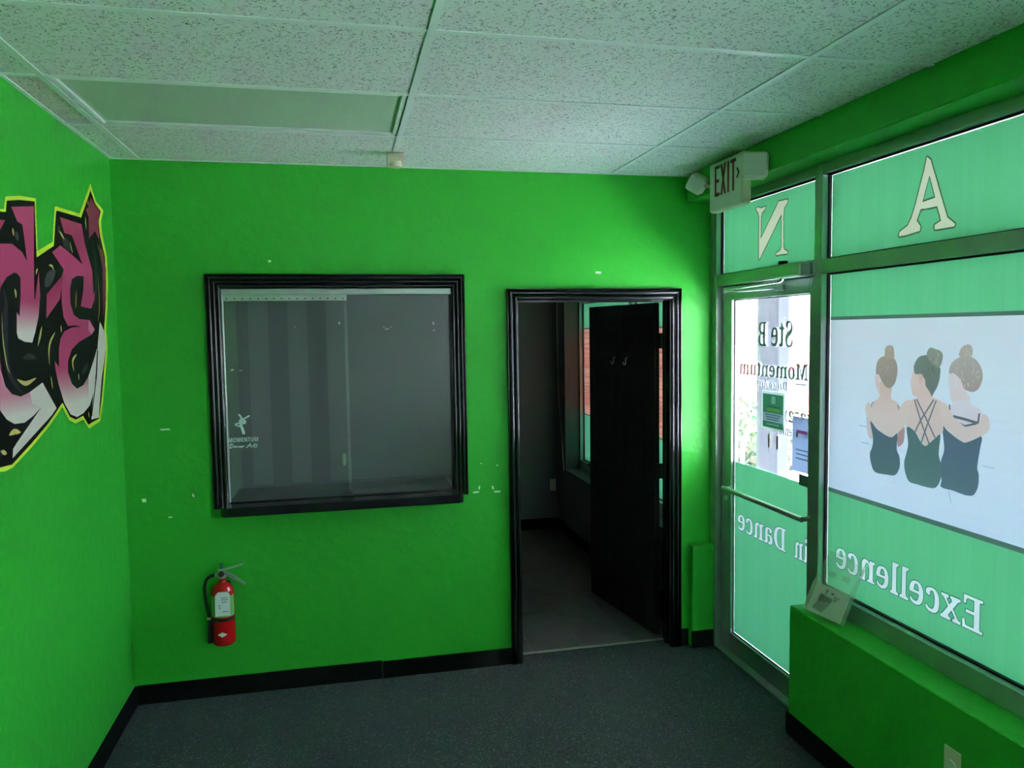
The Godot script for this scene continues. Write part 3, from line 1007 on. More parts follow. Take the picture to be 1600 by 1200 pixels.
# ------------------------------------------------------------------ the office behind the back wall
func office() -> void:
	var fl := structure("floor_office", "dark slate tiled office floor with pale grout lines", "floor")
	box(fl, "grout_bed", Vector3(-0.1, -0.12, OFFICE - 0.1), Vector3(3.3, -0.003, -0.1101), M.grout)
	var col := 0
	var x := 2.117 - 0.3025 * 7.0
	while x < 3.03:
		var shift: float = [0.13, 0.434, 0.13, 0.434][(col + 3) % 2]
		var z: float = -shift + 0.61
		while z > OFFICE:
			var lo := Vector3(maxf(x, 0.0) + 0.0016, -0.02, maxf(z - 0.61, OFFICE) + 0.0016)
			var hi := Vector3(minf(x + 0.3025, 3.03) - 0.0016, 0.0, minf(z, -0.118) - 0.0016)
			if hi.x - lo.x > 0.01 and hi.z - lo.z > 0.01: box(fl, "tile", lo, hi, M.slate_tile, 0.001)
			z -= 0.61
		x += 0.3025
		col += 1
	var wr := structure("wall_office_rear", "charcoal painted rear wall of the office", "wall")
	box(wr, "plaster", Vector3(-0.12, 0, OFFICE - 0.1), Vector3(3.29, 2.95, OFFICE), M.charcoal_paint)
	box(wr, "baseboard", Vector3(0, 0, OFFICE), Vector3(KX, 0.105, OFFICE + 0.010), M.black_vinyl, 0.003)
	var marks := [[605, 514, 0.05, 0.008, 0.0], [600, 511, 0.016, 0.006, -0.8], [611, 511, 0.016, 0.006, 0.8], [677, 505, 0.012, 0.03, 0.4], [678, 516, 0.02, 0.008, 0.2], [363, 578, 0.03, 0.02, 0.3], [376, 579, 0.03, 0.008, 0.1], [530, 505, 0.02, 0.028, -0.5], [461, 511, 0.010, 0.008, 0.0]]
	for m in marks:
		var p := on_plane(m[0], m[1], 2, OFFICE)
		patch(wr, p, m[2], m[3], m[4])
	var wl := structure("wall_office_left", "charcoal painted left wall of the office", "wall")
	box(wl, "plaster", Vector3(-0.12, 0, OFFICE), Vector3(0.0, 2.95, -WALL - 0.0005), M.charcoal_paint)
	var wk := structure("wall_office_right", "charcoal knee wall and window pier on the street side of the office", "wall")
	box(wk, "knee_wall", Vector3(KX, 0, -2.55), Vector3(3.29, KY, -WALL - 0.0005), M.charcoal_paint, 0.003)
	box(wk, "pier", Vector3(KX, 0, OFFICE), Vector3(3.29, 2.593, -2.552), M.charcoal_paint, 0.003)
	box(wk, "baseboard", Vector3(KX - 0.010, 0, OFFICE + 0.01), Vector3(KX, 0.105, -WALL - 0.001), M.black_vinyl, 0.003)
	var cl := structure("ceiling_office", "plain pale ceiling of the office", "ceiling")
	box(cl, "panel", Vector3(0, H, OFFICE), Vector3(RX, H + 0.05, -WALL - 0.0005), M.white_paint)

	# outlet, wire and cord by the window
	var op := on_plane(873, 757, 2, OFFICE)
	var ou := thing("office_outlet", Vector3(2.985, op.y, OFFICE), "small pale outlet plate low on the charcoal office wall", "outlet")
	box(ou, "plate", Vector3(-0.03, -0.055, 0), Vector3(0.03, 0.055, 0.006), M.white_plastic, 0.003)
	box(ou, "socket", Vector3(-0.014, 0.008, 0.006), Vector3(0.014, 0.036, 0.008), M.white_paint, 0.002)
	box(ou, "socket", Vector3(-0.014, -0.036, 0.006), Vector3(0.014, -0.008, 0.008), M.white_paint, 0.002)
	var pts := []
	for q in [[870, 470], [871, 560], [873, 620], [878, 690], [881, 735]]:
		pts.append(on_plane(q[0], q[1], 0, KX - 0.02))
	var wt := thing("hanging_wire", pts[0], "thin pale wire hanging beside the office window pier", "wire")
	var st := new_st()
	tube(st, spline(pts.map(func(p): return p - pts[0]), 6), 0.0035, 6)
	put(wt, "cable", st, M.beige_plastic)
	var cd := thing("power_cord", Vector3(2.97, 0.006, -2.40), "black power cord looped on the office floor below the window", "cord")
	st = new_st()
	var loop := []
	for k in 22:
		var t := TAU * k / 14.0
		loop.append(Vector3(-0.03 + 0.035 * cos(t), 0.005 + 0.20 * (0.5 + 0.5 * sin(t)) * (1.0 - k / 30.0), 0.12 * sin(t * 0.7) - 0.02 * k))
	tube(st, spline(loop, 4), 0.005, 6)
	put(cd, "cable", st, M.rubber)

func patch(parent: Node, p: Vector3, w: float, h: float, turn: float) -> void:
	var st := new_st()
	var poly := PackedVector2Array()
	for k in 10:
		var t := TAU * k / 10.0
		var r := rng.randf_range(0.72, 1.05)
		poly.append(Vector2(signf(cos(t)) * pow(absf(cos(t)), 0.5) * w * 0.5 * r, signf(sin(t)) * pow(absf(sin(t)), 0.5) * h * 0.5 * r).rotated(turn))
	prism(st, poly, Transform3D(Basis(), p), 0.0, 0.0012)
	put(parent, "spackle_patch", st, M.spackle)

# a moulded casing swept round an opening: legs and head mitred
func casing(parent: Node, x0: float, x1: float, y0: float, y1: float, w: float, beads: int) -> void:
	var prof := [Vector2(0.0, 0.0), Vector2(0.0, 0.009)]
	var pitch := 0.87 / beads
	for b in beads:
		var a := w * (0.03 + pitch * b)
		var e := w * (0.03 + pitch * b + pitch * 0.88)
		for k in 9:
			var t := PI * k / 8.0
			prof.append(Vector2(lerpf(a, e, 0.5 - 0.5 * cos(t)), 0.009 + 0.0095 * sin(t) + 0.002 * b))
	prof.append(Vector2(w * 0.90, 0.015))
	prof.append(Vector2(w * 0.915, 0.024))
	prof.append(Vector2(w * 0.985, 0.024))
	prof.append(Vector2(w, 0.021))
	prof.append(Vector2(w, 0.0))
	var nrm := []
	for k in prof.size() - 1:
		var e2: Vector2 = (prof[k + 1] - prof[k]).normalized()
		nrm.append(Vector2(-e2.y, e2.x))
	var at_joint := func(k: int, other: int) -> Vector2:
		if other < 0 or other >= nrm.size() or nrm[k].dot(nrm[other]) < 0.55: return nrm[k]
		return (nrm[k] + nrm[other]).normalized()
	for s in 3:
		var st := new_st()
		for k in prof.size() - 1:
			var a: Vector2 = prof[k]
			var b: Vector2 = prof[k + 1]
			var f := func(d: Vector2, e: int) -> Vector3:
				if s == 0: return Vector3(x0 - d.x, y0 if e == 0 else y1 + d.x, d.y)
				if s == 2: return Vector3(x1 + d.x, y0 if e == 0 else y1 + d.x, d.y)
				return Vector3(x0 - d.x if e == 0 else x1 + d.x, y1 + d.x, d.y)
			var g := func(n2: Vector2) -> Vector3:
				return [Vector3(-n2.x, 0, n2.y), Vector3(0, n2.x, n2.y), Vector3(n2.x, 0, n2.y)][s]
			var na: Vector3 = g.call(at_joint.call(k, k - 1))
			var nb: Vector3 = g.call(at_joint.call(k, k + 1))
			smooth_quad(st, [f.call(a, 0), f.call(b, 0), f.call(b, 1), f.call(a, 1)], [na, nb, nb, na], Transform3D())
		put(parent, ["casing_leg", "casing_head", "casing_leg"][s], st, M.black_gloss)

func black_door() -> void:
	var tr := structure("trim_2", "glossy black moulded casing round the office doorway", "door casing")
	casing(tr, 2.022, 2.915, 0.0, 2.036, 0.064, 2)
	box(tr, "jamb", Vector3(1.996, 0, -WALL - 0.002), Vector3(2.018, 2.040, 0.0), M.black_gloss, 0.002)
	box(tr, "jamb", Vector3(2.920, 0, -WALL - 0.002), Vector3(2.944, 2.040, 0.0), M.black_gloss, 0.002)
	box(tr, "jamb_head", Vector3(2.018, 2.038, -WALL - 0.002), Vector3(2.920, 2.059, 0.0), M.black_gloss, 0.002)
	box(tr, "door_stop", Vector3(2.018, 0, -0.072), Vector3(2.029, 2.036, -0.040), M.black_gloss, 0.002)
	box(tr, "door_stop", Vector3(2.909, 0, -0.072), Vector3(2.920, 2.036, -0.040), M.black_gloss, 0.002)
	box(tr, "door_stop", Vector3(2.029, 2.026, -0.072), Vector3(2.909, 2.038, -0.040), M.black_gloss, 0.002)

	var d := structure("door_2", "black six panel door standing open into the office", "door")
	d.position = Vector3(2.925, 0.0, -0.142)
	d.rotation.y = deg_to_rad(98.7)
	var w := 0.868
	var t0 := -0.036
	var t1 := -0.001
	var x0 := 0.020
	var y0 := 0.012
	var y1 := 2.026
	var core0 := t0 + 0.007
	var core1 := t1 - 0.007
	box(d, "core", Vector3(x0, y0, core0), Vector3(w, y1, core1), M.black_door_paint)
	var sw := 0.112
	var mid := 0.10
	var mx := (x0 + w) * 0.5
	var rails := [[y0, 0.235], [0.80, 0.945], [1.60, 1.715], [1.905, y1]]
	for f in [[t0, core0], [core1, t1]]:
		for s in [[x0, x0 + sw], [mx - mid * 0.5, mx + mid * 0.5], [w - sw, w]]:
			box(d, "stile", Vector3(s[0], y0, f[0]), Vector3(s[1], y1, f[1]), M.black_door_paint, 0.002)
		for r in rails:
			for s in [[x0 + sw, mx - mid * 0.5], [mx + mid * 0.5, w - sw]]:
				box(d, "rail", Vector3(s[0], r[0], f[0]), Vector3(s[1], r[1], f[1]), M.black_door_paint, 0.002)
		for k in 3:
			for s in [[x0 + sw, mx - mid * 0.5], [mx + mid * 0.5, w - sw]]:
				box(d, "panel", Vector3(s[0] + 0.022, rails[k][1] + 0.022, f[0] + 0.0015), Vector3(s[1] - 0.022, rails[k + 1][0] - 0.022, f[1] - 0.001), M.black_door_paint, 0.006)
	for yy in [0.25, 1.02, 1.80]:
		var st := new_st()
		tube(st, [Vector3(0.002, yy - 0.046, 0.004), Vector3(0.002, yy + 0.046, 0.004)], 0.0065, 8)
		bx(st, Vector3(0.003, yy - 0.045, t0 + 0.004), Vector3(0.0135, yy + 0.045, 0.001), 0.0)
		bx(st, Vector3(-0.001, yy - 0.045, 0.001), Vector3(0.002, yy + 0.045, 0.019), 0.0)
		put(d, "hinge", st, M.hinge_metal)
	for s in [-1.0, 1.0]:
		var h := sub(d, "lever_handle")
		var zz := t0 if s < 0 else t1
		var st := new_st()
		var bas := Basis(Vector3.RIGHT, Vector3(0, 0, s), Vector3(0, -s, 0))
		lathe(st, [Vector2(0.0, 0.0), Vector2(0.031, 0.0), Vector2(0.031, 0.006), Vector2(0.026, 0.010), Vector2(0.0, 0.010)], 20, Transform3D(bas, Vector3(w - 0.065, 0.94, zz)))
		put(h, "rose", st, M.hinge_metal)
		st = new_st()
		tube(st, spline([Vector3(w - 0.065, 0.94, zz + s * 0.008), Vector3(w - 0.065, 0.94, zz + s * 0.042), Vector3(w - 0.085, 0.94, zz + s * 0.052), Vector3(w - 0.175, 0.938, zz + s * 0.050)], 5), 0.008, 10)
		put(h, "lever", st, M.hinge_metal)
	# two small coat hooks on the face that shows
	for k in [0.34, 0.50]:
		var st := new_st()
		tube(st, spline([Vector3(k, 1.69, t0), Vector3(k, 1.685, t0 - 0.012), Vector3(k, 1.655, t0 - 0.014), Vector3(k, 1.648, t0 - 0.026), Vector3(k, 1.665, t0 - 0.032)], 4), 0.0028, 6)
		put(d, "coat_hook", st, M.bright_metal)

func reception_window() -> void:
	var tr := structure("trim_3", "glossy black fluted casing round the reception window", "window casing")
	casing(tr, 0.487, 1.653, 0.985, 2.104, 0.074, 3)
	var r := structure("window_20", "reception hatch with two frameless sliding glass panes", "window")
	boxes(r, "lining", [
		[Vector3(0.470, 0.985, -WALL - 0.004), Vector3(0.484, 2.104, 0.0)], [Vector3(1.656, 0.985, -WALL - 0.004), Vector3(1.668, 2.104, 0.0)],
		[Vector3(0.470, 2.104, -WALL - 0.004), Vector3(1.668, 2.114, 0.0)]], M.black_gloss, 0.001)
	box(r, "top_track", Vector3(0.485, 2.074, -0.060), Vector3(1.655, 2.104, -0.004), M.aluminium, 0.002)
	box(r, "side_channel", Vector3(0.484, 1.006, -0.045), Vector3(0.492, 2.074, -0.010), M.aluminium, 0.001)
	box(r, "bottom_track", Vector3(0.485, 1.0055, -0.050), Vector3(1.655, 1.010, -0.010), M.black_gloss, 0.001)
	var gp := sub(r, "sliding_pane")
	gp.position = Vector3(0.800, 0.0, -0.026)
	gp.rotation.y = deg_to_rad(0.55)
	box(gp, "glass", Vector3(-0.306, 1.012, -0.003), Vector3(0.306, 2.072, 0.003), M.glass)
	box(gp, "clamp_rail", Vector3(-0.306, 2.043, 0.0031), Vector3(0.306, 2.074, 0.009), M.aluminium, 0.001)
	for k in 16:
		var st := new_st()
		lathe(st, [Vector2(0.0038, 0.0), Vector2(0.0038, 0.0008), Vector2(0.0, 0.0008)], 8, Transform3D(Basis(Vector3.RIGHT, Vector3(0, 0, 1), Vector3(0, -1, 0)), Vector3(-0.29 + 0.0385 * k, 2.054, 0.009)))
		put(gp, "screw", st, M.dark_mark)
	box(gp, "finger_pull", Vector3(0.262, 1.172, 0.0031), Vector3(0.280, 1.236, 0.011), M.acrylic, 0.003)
	boxes(gp, "bottom_clip", [[Vector3(0.250, 1.011, 0.0031), Vector3(0.312, 1.026, 0.014)], [Vector3(0.262, 1.026, 0.0031), Vector3(0.302, 1.031, 0.010)]], M.hinge_metal, 0.002)
	var bp := sub(r, "sliding_pane")
	bp.position = Vector3(1.372, 0.0, -0.046)
	bp.rotation.y = deg_to_rad(-0.3)
	box(bp, "glass", Vector3(-0.280, 1.012, -0.003), Vector3(0.278, 2.073, 0.003), M.glass)
	# the studio's mark in pale vinyl on the pane
	var toz := func(u: float, v: float) -> Vector2:
		var p := on_plane(330.0 + u / 12.0, 620.0 + v / 12.0, 2, -0.023)
		return Vector2(p.x - gp.position.x, p.y)
	var st2 := new_st()
	var strokes := [
		[[515, 325], [550, 365], [585, 415], [600, 425]], [[725, 350], [660, 385], [610, 415], [590, 430]],
		[[440, 520], [490, 500], [540, 495], [565, 480], [545, 440], [560, 420], [590, 425]], [[445, 520], [500, 545], [545, 555], [570, 540]],
		[[560, 430], [545, 465], [555, 500], [570, 560], [600, 640], [616, 700]]]
	var wide := [15.0, 14.0, 13.0, 12.0, 26.0]
	for k in strokes.size():
		var pts := []
		for p in strokes[k]: pts.append(Vector2(p[0], p[1]))
		pts = spline(pts, 4)
		var l := PackedVector2Array()
		var rr := PackedVector2Array()
		for i in pts.size():
			var dd: Vector2 = (pts[mini(i + 1, pts.size() - 1)] - pts[maxi(i - 1, 0)]).normalized().orthogonal() * wide[k] * (0.62 if i in [0, pts.size() - 1] else 1.0)
			l.append(toz.call(pts[i].x + dd.x, pts[i].y + dd.y))
			rr.append(toz.call(pts[i].x - dd.x, pts[i].y - dd.y))
		for i in pts.size() - 1:
			quad(st2, Vector3(l[i].x, l[i].y, 0.0034), Vector3(l[i + 1].x, l[i + 1].y, 0.0034), Vector3(rr[i + 1].x, rr[i + 1].y, 0.0034), Vector3(rr[i].x, rr[i].y, 0.0034), Vector3.BACK)
	var head := PackedVector2Array()
	for k in 16: head.append(toz.call(618 + 40 * cos(TAU * k / 16), 470 + 44 * sin(TAU * k / 16)))
	prism(st2, head, Transform3D(), 0.0032, 0.0034)
	put(gp, "dancer_emblem", st2, M.logo)
	var a: Vector2 = toz.call(328, 855)
	var b: Vector2 = toz.call(878, 750)
	text_on(gp, "lettering", "MOMENTUM", font("Droid Sans", 700), Vector3.RIGHT, Vector3.UP, Vector3((a.x + b.x) * 0.5, (a.y + b.y) * 0.5, 0.0033), b.x - a.x, b.y - a.y, M.logo, 0.0004)
	# "Dance Arts" in a brush script, drawn as ribbons
	st2 = new_st()
	for s in [[[345, 960], [385, 955], [410, 915], [400, 880], [370, 885], [330, 915]], [[330, 965], [360, 940], [385, 880]], [[455, 925], [435, 920], [425, 945], [445, 950], [462, 922], [468, 948]], [[480, 950], [490, 922], [505, 925], [512, 948], [522, 945]], [[555, 922], [535, 925], [530, 945], [552, 948]], [[565, 940], [585, 928], [578, 915], [562, 935], [575, 952], [605, 925], [632, 915]],
		[[650, 950], [690, 940], [735, 870], [742, 945]], [[672, 920], [750, 908]], [[765, 950], [775, 915], [795, 912]], [[815, 875], [805, 945], [822, 940]], [[800, 895], [835, 888]], [[862, 885], [840, 905], [858, 925], [830, 945]]]:
		var pts := []
		for p in s: pts.append(Vector2(p[0], p[1]))
		pts = spline(pts, 4)
		for i in pts.size() - 1:
			var dd: Vector2 = (pts[i + 1] - pts[i]).normalized().orthogonal() * 7.5
			var q := []
			for v in [pts[i] + dd, pts[i + 1] + dd, pts[i + 1] - dd, pts[i] - dd]:
				var z: Vector2 = toz.call(v.x, v.y)
				q.append(Vector3(z.x, z.y, 0.0034))
			quad(st2, q[0], q[1], q[2], q[3], Vector3.BACK)
	put(gp, "script_lettering", st2, M.logo)

	# counter that runs through the hatch
	var lg := thing("counter_shelf", Vector3(1.070, 0.955, 0.0), "glossy black counter shelf with rounded corners under the reception hatch", "shelf")
	var poly := PackedVector2Array()
	for p in [[-0.585, 0.40], [-0.585, 0.0], [-0.615, 0.0]]: poly.append(Vector2(p[0], p[1]))
	for k in 7:
		var t := PI + PI / 2 * k / 6.0
		poly.append(Vector2(-0.615 + 0.04 + 0.04 * cos(t), -0.108 + 0.04 + 0.04 * sin(t)))
	for k in 7:
		var t := PI * 1.5 + PI / 2 * k / 6.0
		poly.append(Vector2(0.622 - 0.04 + 0.04 * cos(t), -0.108 + 0.04 + 0.04 * sin(t)))
	for p in [[0.622, 0.0], [0.585, 0.0], [0.585, 0.40]]: poly.append(Vector2(p[0], p[1]))
	var st := new_st()
	prism(st, poly, Transform3D(Basis(Vector3.RIGHT, Vector3(0, 0, -1), Vector3(0, 1, 0)), Vector3.ZERO), 0.004, 0.050)
	put(lg, "slab", st, M.black_gloss)

# ------------------------------------------------------------------ graffiti on the left wall
func mural() -> void:
	var wall := get_node("wall_left")
	var conv := func(list: Array) -> Array:
		return at_px(list, 0, 280, 5.0, 0, 0.0)
	var yellow := [[-60, 222], [28, 235], [40, 135], [150, 128], [278, 150], [292, 560], [410, 490], [425, 215], [440, 213], [620, 270], [705, 33], [747, 170], [807, 245], [788, 330], [794, 420], [834, 600], [842, 800], [838, 1000], [826, 1170], [840, 1320], [806, 1720], [784, 1890], [695, 1948], [650, 1878], [590, 1908], [540, 1884], [485, 1778], [440, 1850], [380, 1934], [250, 2090], [100, 2252], [40, 2282], [-40, 2290], [-140, 2260], [-300, 2080], [-400, 1850], [-440, 1500], [-450, 1100], [-420, 800], [-330, 560], [-230, 420], [-215, 120], [-70, 112]]
	var black := [[-50, 250], [42, 256], [50, 168], [150, 162], [268, 174], [284, 612], [418, 522], [436, 250], [450, 247], [632, 300], [706, 88], [740, 188], [786, 250], [770, 325], [776, 425], [818, 605], [827, 800], [823, 1000], [812, 1180], [826, 1322], [793, 1710], [770, 1872], [688, 1920], [648, 1850], [590, 1880], [545, 1858], [488, 1750], [478, 1758], [430, 1830], [368, 1918], [240, 2070], [92, 2232], [-30, 2262], [-130, 2232], [-285, 2060], [-380, 1840], [-415, 1500], [-425, 1100], [-395, 810], [-310, 580], [-205, 432], [-188, 150], [-90, 142]]
	var outline: Array = conv.call(yellow)
	var lo := Vector2(1e9, 1e9)
	var hi := -lo
	for p in outline:
		lo = lo.min(p)
		hi = hi.max(p)
	var cv := Canvas.new(lo.x, hi.x, lo.y, hi.y, 760.0, Color(0.78, 0.86, 0.25))
	var g := func(p: Array, c: Color, c2 = null, ya := 0.0, yb := 0.0) -> void:
		var q: Array = conv.call(p)
		if c2 == null: cv.fill(q, c)
		else: cv.fill(q, c, c2, on_plane(60, 280 + ya / 5.0, 0, 0).y, on_plane(60, 280 + yb / 5.0, 0, 0).y)
	var pink := Color(0.70, 0.27, 0.42)
	var deep := Color(0.62, 0.20, 0.34)
	var rose := Color(0.80, 0.50, 0.58)
	var cream := Color(0.86, 0.82, 0.77)
	var dark := Color(0.05, 0.065, 0.055)
	g.call(black, dark)
	# soft grey and gold glints sprayed on the black
	for s in [[[[20, 850], [45, 960], [40, 1120], [45, 1400], [90, 1560], [180, 1680]], 34, Color(0.20, 0.20, 0.22)], [[[350, 830], [380, 780], [430, 720]], 44, Color(0.27, 0.27, 0.28)], [[[120, 420], [140, 470]], 26, Color(0.30, 0.29, 0.28)], [[[490, 470], [520, 520], [545, 545]], 50, Color(0.20, 0.23, 0.22)], [[[175, 1400], [230, 1385], [280, 1400]], 20, Color(0.24, 0.22, 0.25)], [[[720, 480], [745, 640], [750, 800], [735, 1060]], 34, Color(0.13, 0.19, 0.16)], [[[640, 1520], [690, 1440]], 26, Color(0.22, 0.21, 0.24)], [[[455, 370], [462, 420]], 24, Color(0.25, 0.27, 0.26)], [[[590, 880], [586, 1000]], 40, Color(0.16, 0.20, 0.16)]]:
		cv.stroke(spline(conv.call(s[0]), 4), s[1] * 0.00072 * 1.6, s[2], true)
	for s in [[[[95, 385], [100, 410], [105, 440]], 18], [[[112, 860], [120, 890], [122, 925]], 20], [[[462, 405], [480, 435], [500, 468]], 16], [[[545, 490], [555, 540], [566, 578]], 12], [[[380, 672], [405, 680], [418, 712]], 12], [[[278, 745], [285, 715], [292, 700]], 12], [[[597, 860], [592, 950], [590, 1010]], 10], [[[664, 290], [668, 345], [672, 395]], 12], [[[685, 165], [688, 205]], 12], [[[130, 1565], [200, 1598], [280, 1555]], 20], [[[430, 1195], [392, 1270], [380, 1350], [384, 1450]], 18], [[[474, 1145], [478, 1200]], 14], [[[598, 1368], [566, 1420], [575, 1500]], 18], [[[612, 1520], [616, 1570]], 16], [[[325, 1150], [310, 1230], [292, 1305]], 18], [[[70, 2000], [110, 1975], [158, 1980]], 24], [[[5, 2130], [50, 2145]], 20], [[[395, 1540], [410, 1640]], 12], [[[12, 1040], [20, 1250], [50, 1450], [75, 1520]], 10], [[[765, 760], [775, 1000], [762, 1120]], 10], [[[690, 1820], [695, 1860]], 14]]:
		cv.stroke(spline(conv.call(s[0]), 4), s[1] * 0.00072 * 1.15, Color(0.80, 0.72, 0.42), true)
	# letter bodies
	g.call([[-80, 310], [38, 320], [0, 395], [-60, 470]], deep)
	g.call([[5, 500], [5, 850], [-12, 950], [-18, 1200], [5, 1480], [5, 1815], [-100, 1720], [-190, 1520], [-225, 1200], [-210, 850], [-120, 610]], deep, rose, 1100, 1780)
	g.call([[85, 215], [262, 211], [262, 600], [266, 940], [272, 940], [300, 720], [312, 910], [298, 1080], [272, 1200], [250, 1278], [190, 1272], [140, 1245], [128, 1200], [128, 1040], [150, 1075], [158, 900], [157, 770], [135, 740], [110, 730], [50, 765], [5, 840], [0, 845], [0, 504], [90, 504], [170, 570], [208, 640], [190, 480], [172, 355], [132, 330]], pink, cream, 960, 1200)
	g.call([[0, 1480], [40, 1620], [90, 1680], [160, 1700], [230, 1665], [330, 1590], [440, 1790], [400, 1850], [95, 2185], [100, 2110], [130, 2060], [320, 1785], [260, 1850], [190, 1905], [110, 1915], [50, 1880], [0, 1812]], rose, cream, 1640, 1800)
	g.call([[230, 1665], [330, 1590], [440, 1790], [400, 1850], [95, 2185], [100, 2110], [130, 2060], [320, 1785], [250, 1760]], cream)
	g.call([[405, 570], [470, 518], [560, 590], [640, 665], [660, 760], [600, 755], [560, 780], [545, 860], [550, 980], [575, 1060], [620, 1095], [700, 1100], [738, 1175], [715, 1215], [620, 1270], [560, 1330], [530, 1420], [530, 1510], [560, 1600], [600, 1638], [650, 1610], [690, 1540], [735, 1400], [758, 1320], [748, 1500], [735, 1650], [700, 1770], [650, 1830], [600, 1860], [550, 1840], [500, 1750], [455, 1600], [430, 1480], [425, 1420], [460, 1470], [458, 1330], [470, 1250], [500, 1190], [560, 1160], [635, 1152], [580, 1142], [530, 1150], [495, 1080], [480, 960], [478, 820], [495, 705]], pink, cream, 1500, 1820)
	g.call([[690, 1100], [738, 1175], [715, 1215], [690, 1180]], rose)
	g.call([[690, 1540], [735, 1400], [758, 1320], [748, 1500], [735, 1650], [700, 1770], [690, 1640]], cream)
	g.call([[465, 295], [635, 352], [660, 500], [720, 720], [728, 905], [742, 870], [735, 945], [712, 1012], [630, 995], [650, 860], [652, 760], [640, 660], [560, 440], [500, 420]], Color(0.66, 0.27, 0.38), pink, 300, 700)
	g.call([[490, 720], [490, 770], [465, 940], [360, 1090], [362, 900], [480, 760]], deep, pink, 800, 1000)
	g.call([[705, 140], [738, 190], [785, 250], [770, 310], [772, 470], [740, 405], [695, 465], [690, 290], [668, 240], [690, 215]], Color(0.56, 0.24, 0.32))
	g.call([[755, 500], [800, 560], [826, 700], [826, 950], [805, 1080], [800, 900], [800, 700], [772, 560]], Color(0.45, 0.24, 0.28))
	g.call([[778, 1112], [818, 1200], [828, 1312], [793, 1560], [770, 1865], [712, 1880], [725, 1700], [756, 1500], [762, 1300]], cream)
	cv.stroke(conv.call([[762, 1340], [752, 1550], [715, 1850]]), 0.010, dark)
	# paint on the wall: the outline of the piece, a coat thick
	var m := mat("mural_paint", Color.WHITE, 0.65, 0.0, 0.25)
	m.albedo_texture = cv.texture()
	m.texture_repeat = false
	var poly := PackedVector2Array(outline)
	var idx := Geometry2D.triangulate_polygon(poly)
	var st := new_st()
	for k in range(0, idx.size(), 3):
		var v := [idx[k], idx[k + 1], idx[k + 2]]
		var a := Vector3(0.0008, poly[v[0]].y, poly[v[0]].x)
		var b := Vector3(0.0008, poly[v[1]].y, poly[v[1]].x)
		var c := Vector3(0.0008, poly[v[2]].y, poly[v[2]].x)
		if (b - a).cross(c - a).x > 0.0: v = [v[0], v[2], v[1]]
		for q in v:
			st.set_normal(Vector3.RIGHT)
			st.set_uv(Vector2((poly[q].x - lo.x) / (hi.x - lo.x), (hi.y - poly[q].y) / (hi.y - lo.y)))
			st.add_vertex(Vector3(0.0008, poly[q].y, poly[q].x))
	put(wall, "graffiti_mural", st, m, "pink, black and yellow graffiti lettering sprayed on the wall")

func wall_marks() -> void:
	var wall := get_node("wall_back")
	for m in [[258, 671, 0.056, 0.010, 0.03], [225, 782, 0.022, 0.022, 0.3], [302, 774, 0.010, 0.020, 0.3], [266, 808, 0.020, 0.008, 0.1], [421, 408, 0.016, 0.012, 0.4], [935, 426, 0.040, 0.016, 0.0], [744, 769, 0.040, 0.010, 0.08], [749, 762, 0.010, 0.020, 0.0], [777, 768, 0.045, 0.010, -0.05], [770, 762, 0.010, 0.024, 0.2], [777, 727, 0.008, 0.008, 0.0], [752, 724, 0.006, 0.008, 0.0]]:
		patch(wall, on_plane(m[0], m[1], 2, 0.0), m[2], m[3], m[4])

